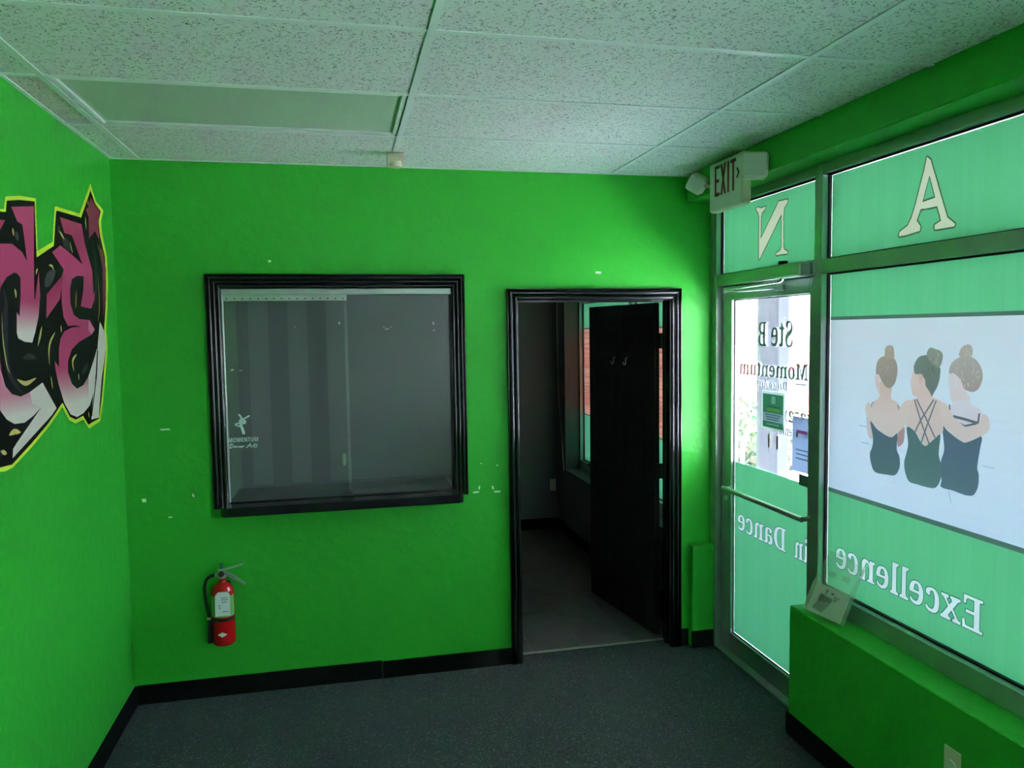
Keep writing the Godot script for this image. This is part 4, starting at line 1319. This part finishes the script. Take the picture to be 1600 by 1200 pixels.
# ------------------------------------------------------------------ things on the walls
func fire_extinguisher() -> void:
	var t := thing("fire_extinguisher", Vector3(0.448, 0.308, 0.075), "red fire extinguisher with black hose and white tag hung on the green wall", "fire extinguisher")
	var st := new_st()
	lathe(st, [Vector2(0.0, 0.004), Vector2(0.048, 0.0), Vector2(0.054, 0.006), Vector2(0.0555, 0.016), Vector2(0.0555, 0.258), Vector2(0.053, 0.278), Vector2(0.045, 0.296), Vector2(0.031, 0.309), Vector2(0.020, 0.316), Vector2(0.0175, 0.325), Vector2(0.0175, 0.336), Vector2(0.0, 0.336)], 36)
	put(t, "cylinder", st, M.red_enamel)
	st = new_st()
	lathe(st, [Vector2(0.0563, 0.150), Vector2(0.0563, 0.255), Vector2(0.0555, 0.2552)], 24, Transform3D(), PI * 0.08, PI * 0.95)
	put(t, "instruction_label", st, M.label_green, "green and white instruction label")
	st = new_st()
	for k in 7: bx(st, Vector3(-0.004, 0.0, -0.0003), Vector3(0.004, 0.006, 0.0003), 0.0)
	# hanging inspection tag
	st = new_st()
	var poly := PackedVector2Array([Vector2(-0.034, -0.062), Vector2(0.036, -0.062), Vector2(0.036, 0.044), Vector2(0.024, 0.060), Vector2(-0.020, 0.060), Vector2(-0.034, 0.044)])
	prism(st, poly, Transform3D(Basis.from_euler(Vector3(0, 0.10, -0.02)), Vector3(0.006, 0.222, 0.0585)), 0.0, 0.0012)
	var tg := put(t, "inspection_tag", st, M.label_white, "white paper inspection tag")
	st = new_st()
	for p in [[-0.012, -0.022, 0.008, 0.004], [-0.014, -0.010, 0.004, 0.016], [0.010, 0.030, 0.030, 0.003], [0.012, 0.020, 0.034, 0.003], [0.010, 0.008, 0.026, 0.003], [0.012, -0.040, 0.030, 0.003]]:
		bx(st, Vector3(0.006 + p[0] - p[2] * 0.5, 0.222 + p[1] - p[3] * 0.5, 0.0598), Vector3(0.006 + p[0] + p[2] * 0.5, 0.222 + p[1] + p[3] * 0.5, 0.0612), 0.0)
	put(tg, "tag_print", st, mat("tag_ink", Color(0.33, 0.42, 0.42), 0.7))
	st = new_st()
	lathe(st, [Vector2(0.0570, 0.128), Vector2(0.0575, 0.130), Vector2(0.0575, 0.143), Vector2(0.0570, 0.145)], 30)
	put(t, "strap", st, M.rubber, "black retaining strap")
	box(t, "wall_bracket", Vector3(-0.030, 0.02, -0.0745), Vector3(0.030, 0.30, -0.060), M.rubber, 0.003)
	box(t, "hose_holder", Vector3(-0.078, 0.128, -0.012), Vector3(-0.056, 0.142, 0.012), M.bright_metal, 0.003)
	# diamond maker's plate
	st = new_st()
	var dia := []
	for k in 9:
		var a := lerpf(-0.42, 0.42, k / 8.0)
		var hh := 0.0125 * (1.0 - absf(a) / 0.42)
		dia.append([Vector3(0.0562 * sin(a), 0.062 + hh, 0.0562 * cos(a)), Vector3(0.0562 * sin(a), 0.062 - hh, 0.0562 * cos(a))])
	for k in 8: quad(st, dia[k][0], dia[k + 1][0], dia[k + 1][1], dia[k][1], dia[k][0] * Vector3(1, 0, 1))
	put(t, "maker_plate", st, M.label_white, "white diamond plate")
	st = new_st()
	lathe(st, [Vector2(0.0175, 0.336), Vector2(0.021, 0.340), Vector2(0.021, 0.352), Vector2(0.013, 0.356), Vector2(0.013, 0.376), Vector2(0.0, 0.378)], 16)
	put(t, "valve", st, M.bright_metal)
	st = new_st()
	tube(st, [Vector3(0, 0.362, 0.010), Vector3(0, 0.362, 0.028)], 0.014, 14)
	put(t, "gauge", st, M.rubber)
	st = new_st()
	tube(st, [Vector3(0.0, 0.380, 0.0), Vector3(0.004, 0.412, 0.0)], 0.008, 8)
	put(t, "pin_loop", st, mat("green_plastic", Color(0.10, 0.42, 0.30), 0.4))
	# the two levers stand out to the side
	st = new_st()
	prism(st, PackedVector2Array([Vector2(-0.018, 0.372), Vector2(0.02, 0.376), Vector2(0.104, 0.398), Vector2(0.108, 0.403), Vector2(0.100, 0.405), Vector2(0.018, 0.386), Vector2(-0.018, 0.384)]), Transform3D(), -0.009, 0.009)
	put(t, "squeeze_lever", st, M.bright_metal)
	st = new_st()
	prism(st, PackedVector2Array([Vector2(-0.014, 0.358), Vector2(0.014, 0.354), Vector2(0.050, 0.332), Vector2(0.102, 0.298), Vector2(0.110, 0.290), Vector2(0.112, 0.300), Vector2(0.060, 0.346), Vector2(0.020, 0.368), Vector2(-0.014, 0.370)]), Transform3D(), -0.009, 0.009)
	put(t, "carry_handle", st, M.bright_metal)
	st = new_st()
	tube(st, spline([Vector3(-0.012, 0.352, 0.0), Vector3(-0.040, 0.354, 0.0), Vector3(-0.070, 0.338, 0.0), Vector3(-0.084, 0.300, 0.0), Vector3(-0.084, 0.250, 0.0), Vector3(-0.076, 0.190, 0.0), Vector3(-0.068, 0.140, 0.0), Vector3(-0.067, 0.090, 0.0)], 5), 0.0082, 10)
	put(t, "hose", st, M.rubber, "black rubber hose")
	st = new_st()
	lathe(st, [Vector2(0.0, 0.0), Vector2(0.013, 0.0), Vector2(0.013, 0.030), Vector2(0.010, 0.090), Vector2(0.0, 0.090)], 12, Transform3D(Basis(), Vector3(-0.067, 0.008, 0.0)))
	put(t, "nozzle", st, M.rubber)
	st = new_st()
	tube(st, [Vector3(-0.008, 0.352, 0.0), Vector3(-0.034, 0.354, 0.0)], 0.0105, 10)
	put(t, "hose_collar", st, M.bright_metal)

func exit_sign() -> void:
	var x0 := 2.968
	var z0 := 0.378
	var z1 := 0.708
	var y0 := 2.468
	var y1 := 2.716
	var t := thing("exit_sign", Vector3(RX, y0, (z0 + z1) * 0.5), "off-white exit sign with red letters and two emergency lamp heads", "exit sign")
	var zc := (z0 + z1) * 0.5
	var f := x0 - RX
	var hz := (z1 - z0) * 0.5
	box(t, "housing", Vector3(f + 0.004, 0.0, -hz), Vector3(0.0, y1 - y0, hz), M.beige_plastic, 0.006)
	box(t, "face_plate", Vector3(f, 0.004, -hz + 0.004), Vector3(f + 0.006, y1 - y0 - 0.004, hz - 0.004), M.white_plastic, 0.003)
	# four tall narrow letters and a chevron, cut as flat red shapes
	var a := on_plane(1117, 306, 0, x0)
	var b := on_plane(1150, 247, 0, x0)
	var cw := (b.z - a.z)
	var lo := 0.074
	var hi := 0.226
	var put_bars := func(name_: String, bars: Array, m: Material) -> void:
		var st := new_st()
		for r in bars:
			var pl := PackedVector2Array()
			for p in r: pl.append(Vector2(a.z - zc + p[0] * cw, lerpf(lo, hi, p[1])))
			prism(st, pl, Transform3D(Basis(Vector3(0, 0, 1), Vector3.UP, Vector3(-1, 0, 0)), Vector3(f, 0, 0)), 0.0, 0.0012)
		put(t, name_, st, m)
	var rect := func(u0: float, u1: float, v0: float, v1: float) -> Array: return [[u0, v0], [u1, v0], [u1, v1], [u0, v1]]
	put_bars.call("letter_e", [rect.call(0.0, 0.07, 0.0, 1.0), rect.call(0.07, 0.23, 0.0, 0.10), rect.call(0.07, 0.20, 0.45, 0.55), rect.call(0.07, 0.23, 0.90, 1.0)], M.exit_red)
	put_bars.call("letter_x", [[[0.28, 0.0], [0.36, 0.0], [0.54, 1.0], [0.46, 1.0]], [[0.46, 0.0], [0.54, 0.0], [0.36, 1.0], [0.28, 1.0]]], M.exit_red)
	put_bars.call("letter_i", [rect.call(0.61, 0.69, 0.0, 1.0)], M.exit_red)
	put_bars.call("letter_t", [rect.call(0.84, 0.92, 0.0, 0.90), rect.call(0.76, 1.0, 0.90, 1.0)], M.exit_red)
	put_bars.call("chevron", [[[1.03, 0.66], [1.07, 0.70], [1.16, 0.52], [1.07, 0.34], [1.03, 0.38], [1.10, 0.52]]], M.dark_mark)
	box(t, "battery_cap", Vector3(f + 0.006, 0.02, hz), Vector3(-0.006, 0.150, hz + 0.010), M.beige_plastic, 0.003)
	for s in [1.0, -1.0]:
		var h := sub(t, "lamp_head")
		var c := on_plane(1179, 259, 0, 2.955) if s > 0 else on_plane(1089, 287, 0, 2.945)
		h.position = c - t.position
		h.rotation = Vector3(deg_to_rad(4 if s > 0 else 16), deg_to_rad(-26 if s > 0 else -40), deg_to_rad(-3 if s > 0 else -34))
		var w := 0.060 if s > 0 else 0.047
		box(h, "shell", Vector3(-w, -w, -0.05), Vector3(w, w, 0.034), M.beige_plastic, 0.014)
		box(h, "lamp_lens", Vector3(-w * 0.86, -w * 0.86, 0.032), Vector3(w * 0.86, w * 0.86, 0.040), M.white_plastic, 0.006)
		var st := new_st()
		for k in 7:
			var xx := lerpf(-w * 0.72, w * 0.72, k / 6.0)
			bx(st, Vector3(xx - 0.0022, -w * 0.75, 0.040), Vector3(xx + 0.0022, w * 0.75, 0.0415), 0.0008)
		put(h, "lens_rib", st, M.white_plastic)
		var arm := new_st()
		tube(arm, [Vector3(0.0, (y1 - y0) * 0.55, s * (hz - 0.01)) + Vector3(f * 0.5, 0, 0), Vector3(f * 0.5, (y1 - y0) * 0.55, s * (hz + 0.016)), c - t.position], 0.009, 8)
		put(t, "swivel_arm", arm, M.beige_plastic)

func detector() -> void:
	var p := on_plane(617, 240, 1, H)
	var t := thing("motion_detector", Vector3(p.x, H - 0.001, p.z), "small beige motion detector hanging from the ceiling near the back wall", "detector")
	var st := new_st()
	var prof := PackedVector2Array([Vector2(-0.022, 0.0), Vector2(0.022, 0.0), Vector2(0.032, -0.020), Vector2(0.030, -0.052), Vector2(0.018, -0.066), Vector2(-0.006, -0.066), Vector2(-0.022, -0.050)])
	prism(st, prof, Transform3D(Basis(Vector3(0, 0, 1), Vector3.UP, Vector3(-1, 0, 0)), Vector3.ZERO), -0.038, 0.038)
	put(t, "shell", st, M.beige_plastic)
	st = new_st()
	lathe(st, [Vector2(0.0, -0.070), Vector2(0.034, -0.064), Vector2(0.038, -0.050), Vector2(0.038, -0.040)], 20, Transform3D(Basis(), Vector3(0.0, 0.0, 0.004)))
	put(t, "sensor_dome", st, M.beige_plastic)
	box(t, "base_clip", Vector3(-0.014, -0.010, -0.034), Vector3(0.012, 0.0, -0.020), M.grid_white, 0.002)

func brochures() -> void:
	var ang := deg_to_rad(8.5)
	var u := Vector3(sin(ang), 0, cos(ang))
	var nb := Vector3(cos(ang), 0, -sin(ang))
	var l := deg_to_rad(26.5)
	var up := Vector3.UP * cos(l) + nb * sin(l)
	var bas := Basis(u, up, u.cross(up))
	var t := thing("brochure_holder", Vector3(3.086, KY + 0.004, 1.237), "clear acrylic leaflet holder leaning on the green window ledge", "leaflet holder")
	t.basis = bas
	var w := 0.104
	var h := 0.285
	box(t, "back_panel", Vector3(-w, 0.0, -0.003), Vector3(w, h, 0.0), M.acrylic, 0.001)
	box(t, "front_panel", Vector3(-w, 0.0, 0.032), Vector3(w, 0.132, 0.035), M.acrylic, 0.001)
	box(t, "bottom", Vector3(-w, 0.0, 0.0), Vector3(w, 0.003, 0.032), M.acrylic)
	for s in [-1.0, 1.0]:
		var st := new_st()
		prism(st, PackedVector2Array([Vector2(0.0, 0.003), Vector2(0.032, 0.003), Vector2(0.032, 0.132), Vector2(0.006, h), Vector2(0.0, h)]), Transform3D(Basis(Vector3(0, 0, 1), Vector3.UP, Vector3(-1, 0, 0)), Vector3(s * (w - 0.0015), 0, 0)), -0.0015, 0.0015)
		put(t, "side_panel", st, M.acrylic)
	for k in [-0.045, 0.035]:
		box(t, "shelf_tab", Vector3(k - 0.016, 0.175, 0.0), Vector3(k + 0.016, 0.200, 0.012), M.acrylic, 0.001)
	var foot := new_st()
	prism(foot, PackedVector2Array([Vector2(-0.003, 0.12), Vector2(-0.006, 0.12), Vector2(-0.075, -0.030), Vector2(-0.072, -0.034)]), Transform3D(Basis(Vector3(0, 0, 1), Vector3.UP, Vector3(-1, 0, 0)), Vector3.ZERO), -0.06, 0.06)
	put(t, "easel_foot", foot, M.acrylic)
	var b := thing("brochure", t.position + bas * Vector3(0, 0.004, 0.016), "white printed leaflet with black graphics standing in the acrylic holder", "leaflet")
	b.basis = bas
	box(b, "paper_stack", Vector3(-0.094, 0.0, -0.006), Vector3(0.094, 0.128, 0.006), mat("leaflet_paper", Color(0.90, 0.90, 0.85), 0.8), 0.001)
	var ink := mat("leaflet_ink", Color(0.07, 0.09, 0.08), 0.7)
	var st2 := new_st()
	prism(st2, PackedVector2Array([Vector2(-0.052, 0.052), Vector2(0.018, 0.062), Vector2(0.022, 0.082), Vector2(-0.048, 0.088)]), Transform3D(), 0.006, 0.0066)
	for r in [[-0.022, 0.102, 0.006, 0.020], [-0.022, 0.110, 0.018, 0.004], [0.012, 0.104, 0.016, 0.008], [0.040, 0.094, 0.034, 0.004], [0.038, 0.086, 0.026, 0.003], [0.034, 0.078, 0.014, 0.005]]:
		bx(st2, Vector3(r[0] - r[2] * 0.5, r[1] - r[3] * 0.5, 0.006), Vector3(r[0] + r[2] * 0.5, r[1] + r[3] * 0.5, 0.0066), 0.0)
	put(b, "black_print", st2, ink)
	st2 = new_st()
	prism(st2, PackedVector2Array([Vector2(-0.070, 0.018), Vector2(-0.010, 0.010), Vector2(0.018, 0.060), Vector2(-0.052, 0.052)]), Transform3D(), 0.006, 0.0064)
	put(b, "grey_print", st2, mat("leaflet_grey", Color(0.52, 0.54, 0.52), 0.7))

func outlets() -> void:
	var p := on_plane(1477, 1162, 0, KX)
	var q := on_plane(1503, 1178, 0, KX)
	var t := thing("wall_plate", Vector3(KX, (p.y + q.y) * 0.5 - 0.058, (p.z + q.z) * 0.5), "off-white cable wall plate low on the green knee wall", "wall plate")
	var hz := (q.z - p.z) * 0.5
	box(t, "plate", Vector3(-0.006, -0.058, -hz), Vector3(0.0, 0.058, hz), M.beige_plastic, 0.003)
	var st := new_st()
	var bas := Basis(Vector3(0, 0, 1), Vector3(-1, 0, 0), Vector3(0, -1, 0))
	lathe(st, [Vector2(0.019, 0.0), Vector2(0.018, 0.004), Vector2(0.0, 0.004)], 20, Transform3D(bas, Vector3(-0.006, 0.0, 0)))
	put(t, "round_insert", st, M.white_plastic)
	for s in [-0.042, 0.042]:
		st = new_st()
		lathe(st, [Vector2(0.003, 0.0), Vector2(0.003, 0.001), Vector2(0.0, 0.001)], 8, Transform3D(bas, Vector3(-0.006, s, 0)))
		put(t, "screw", st, M.bright_metal)

# ------------------------------------------------------------------ the street side
func outside() -> void:
	var g := structure("ground", "pale asphalt car park beyond the covered walk", "ground")
	box(g, "asphalt", Vector3(5.9, -0.5, -70), Vector3(90, -0.16, 60), M.asphalt)
	var sw := structure("sidewalk", "concrete walk in front of the storefront", "pavement")
	box(sw, "slab", Vector3(3.284, -0.3, -40), Vector3(5.9, -0.02, 40), M.concrete, 0.01)
	var cn := structure("canopy", "flat canopy roof over the covered walk", "roof")
	box(cn, "soffit", Vector3(3.3, 3.0, -40), Vector3(5.7, 3.06, 40), M.stucco_white)
	box(cn, "fascia", Vector3(5.6, 2.95, -40), Vector3(5.72, 3.7, 40), M.stucco_white)
	var ex := structure("wall_outside", "stucco front of the neighbouring units", "wall")
	box(ex, "plaster", Vector3(3.2, -0.3, -40), Vector3(3.3, 3.2, OFFICE - 0.1), M.stucco_white)
	box(ex, "plaster", Vector3(3.2, -0.3, REAR + 0.1), Vector3(3.3, 3.2, 40), M.stucco_white)
	box(ex, "plaster", Vector3(3.285, 2.6, OFFICE - 0.1), Vector3(3.3, 3.2, REAR + 0.1), M.stucco_white)
	# posts of the canopy; the one seen through the door glass stands at z = -2.97
	var labels := ["grey flat canopy column seen through the glass door", "grey flat canopy column standing past the office", "grey flat canopy column in front of the poster window", "grey flat canopy column near the rear corner of the lobby"]
	var k := 0
	for z in [-2.97, -7.2, 1.9, 6.1]:
		var c := thing("column", Vector3(5.30, -0.02, z), labels[k], "column")
		box(c, "shaft", Vector3(0.0, 0.25, -0.20), Vector3(0.13, 3.02, 0.20), M.column_grey, 0.01)
		box(c, "plinth", Vector3(-0.03, 0.0, -0.23), Vector3(0.16, 0.25, 0.23), M.concrete, 0.015)
		k += 1
	# planting bed beyond the walk
	var hd := thing("hedge", Vector3(7.1, -0.16, -6.2), "clipped grey-green hedge beyond the walk, seen through the door glass", "hedge")
	var st := new_st()
	var st2 := new_st()
	for n in 2600:
		var p := Vector3(rng.randf_range(-0.35, 0.35), rng.randf_range(0.05, 0.92), rng.randf_range(-0.38, 0.75))
		var e := Vector3(rng.randf_range(-1, 1), rng.randf_range(-0.3, 1), rng.randf_range(-1, 1)).normalized() * 0.055
		var s := e.cross(Vector3(rng.randf_range(-1, 1), 1, rng.randf_range(-1, 1))).normalized() * 0.022
		var target := st if rng.randf() < 0.7 else st2
		var nn := e.cross(s)
		quad(target, p - e, p + s, p + e, p - s, nn)
	var fo := put(hd, "foliage", st, M.leaf)
	fo.set_meta("kind", "stuff")
	var fo2 := put(hd, "young_foliage", st2, M.leaf_pale)
	fo2.set_meta("kind", "stuff")
	st = new_st()
	bx(st, Vector3(-0.28, 0.0, -0.32), Vector3(0.28, 0.80, 0.68), 0.08)
	put(hd, "branch_mass", st, M.bark)
	# bicycle rack hoop
	var rk := thing("bike_rack", Vector3(5.75, -0.02, -3.95), "pale metal bicycle rack hoop on the walk", "bike rack")
	st = new_st()
	var pts := [Vector3(0, 0, -0.30), Vector3(0, 0.45, -0.30)]
	for q in 9: pts.append(Vector3(0, 0.45 + 0.26 * sin(PI * q / 8.0), -0.30 * cos(PI * q / 8.0)))
	pts.append(Vector3(0, 0, 0.30))
	tube(st, pts, 0.026, 10)
	put(rk, "hoop", st, M.bright_metal)
	for s in [-0.30, 0.30]: box(rk, "foot_plate", Vector3(-0.06, 0.0, s - 0.06), Vector3(0.06, 0.012, s + 0.06), M.bright_metal, 0.003)
	# red car parked further off
	var car := thing("car", Vector3(9.05, -0.16, -7.62), "red parked car partly hidden by the hedge", "car")
	st = new_st()
	prism(st, PackedVector2Array([Vector2(-2.1, 0.35), Vector2(2.1, 0.35), Vector2(2.15, 0.65), Vector2(1.95, 0.90), Vector2(0.95, 0.98), Vector2(0.45, 1.42), Vector2(-1.05, 1.44), Vector2(-1.7, 1.0), Vector2(-2.1, 0.92), Vector2(-2.18, 0.6)]), Transform3D(), -0.85, 0.85)
	put(car, "body", st, M.car_red)
	for s in [-1.0, 1.0]:
		st = new_st()
		prism(st, PackedVector2Array([Vector2(-1.45, 1.02), Vector2(0.80, 1.02), Vector2(0.40, 1.36), Vector2(-1.0, 1.38)]), Transform3D(Basis(), Vector3(0, 0, s * 0.852)), -0.004, 0.004)
		put(car, "side_window", st, M.car_glass)
		for x in [-1.3, 1.35]:
			st = new_st()
			tube(st, [Vector3(x, 0.33, s * 0.70), Vector3(x, 0.33, s * 0.88)], 0.33, 20)
			var wh := put(car, "wheel", st, M.rubber)
			st = new_st()
			tube(st, [Vector3(x, 0.33, s * 0.86), Vector3(x, 0.33, s * 0.89)], 0.20, 16)
			put(wh, "hubcap", st, M.bright_metal)
	# long white building across the car park
	var bd := thing("shop_building", Vector3(34, -0.16, -30), "long white low building across the car park", "building")
	box(bd, "wall", Vector3(0, 0, -38), Vector3(12, 5.2, 60), M.stucco_white)
	box(bd, "parapet", Vector3(-0.25, 5.2, -38.2), Vector3(12.2, 5.7, 60.2), M.concrete, 0.05)
	for n in 9: box(bd, "shop_window", Vector3(-0.03, 0.6, -36 + n * 10.5), Vector3(0.02, 2.9, -30 + n * 10.5), M.car_glass)
	# a young street tree
	var tr := thing("street_tree", Vector3(10.4, -0.16, -15.2), "thin young tree with sparse yellowish leaves beyond the walk", "tree")
	st = new_st()
	tube(st, [Vector3(0, 0, 0), Vector3(0.05, 1.2, 0.03), Vector3(0, 2.4, 0), Vector3(0.08, 3.3, 0.05)], 0.05, 8)
	put(tr, "trunk", st, M.bark)
	st = new_st()
	for n in 260:
		var p := Vector3(rng.randf_range(-0.8, 0.8), rng.randf_range(1.9, 3.6), rng.randf_range(-0.8, 0.8))
		var e := Vector3(rng.randf_range(-1, 1), rng.randf_range(-1, 1), rng.randf_range(-1, 1)).normalized() * 0.10
		var s := e.cross(Vector3(rng.randf_range(-1, 1), 1, rng.randf_range(-1, 1))).normalized() * 0.045
		quad(st, p - e, p + s, p + e, p - s, e.cross(s))
	var lv := put(tr, "leaves", st, mat("leaf_yellow", Color(0.66, 0.62, 0.34), 0.7))
	lv.set_meta("kind", "stuff")
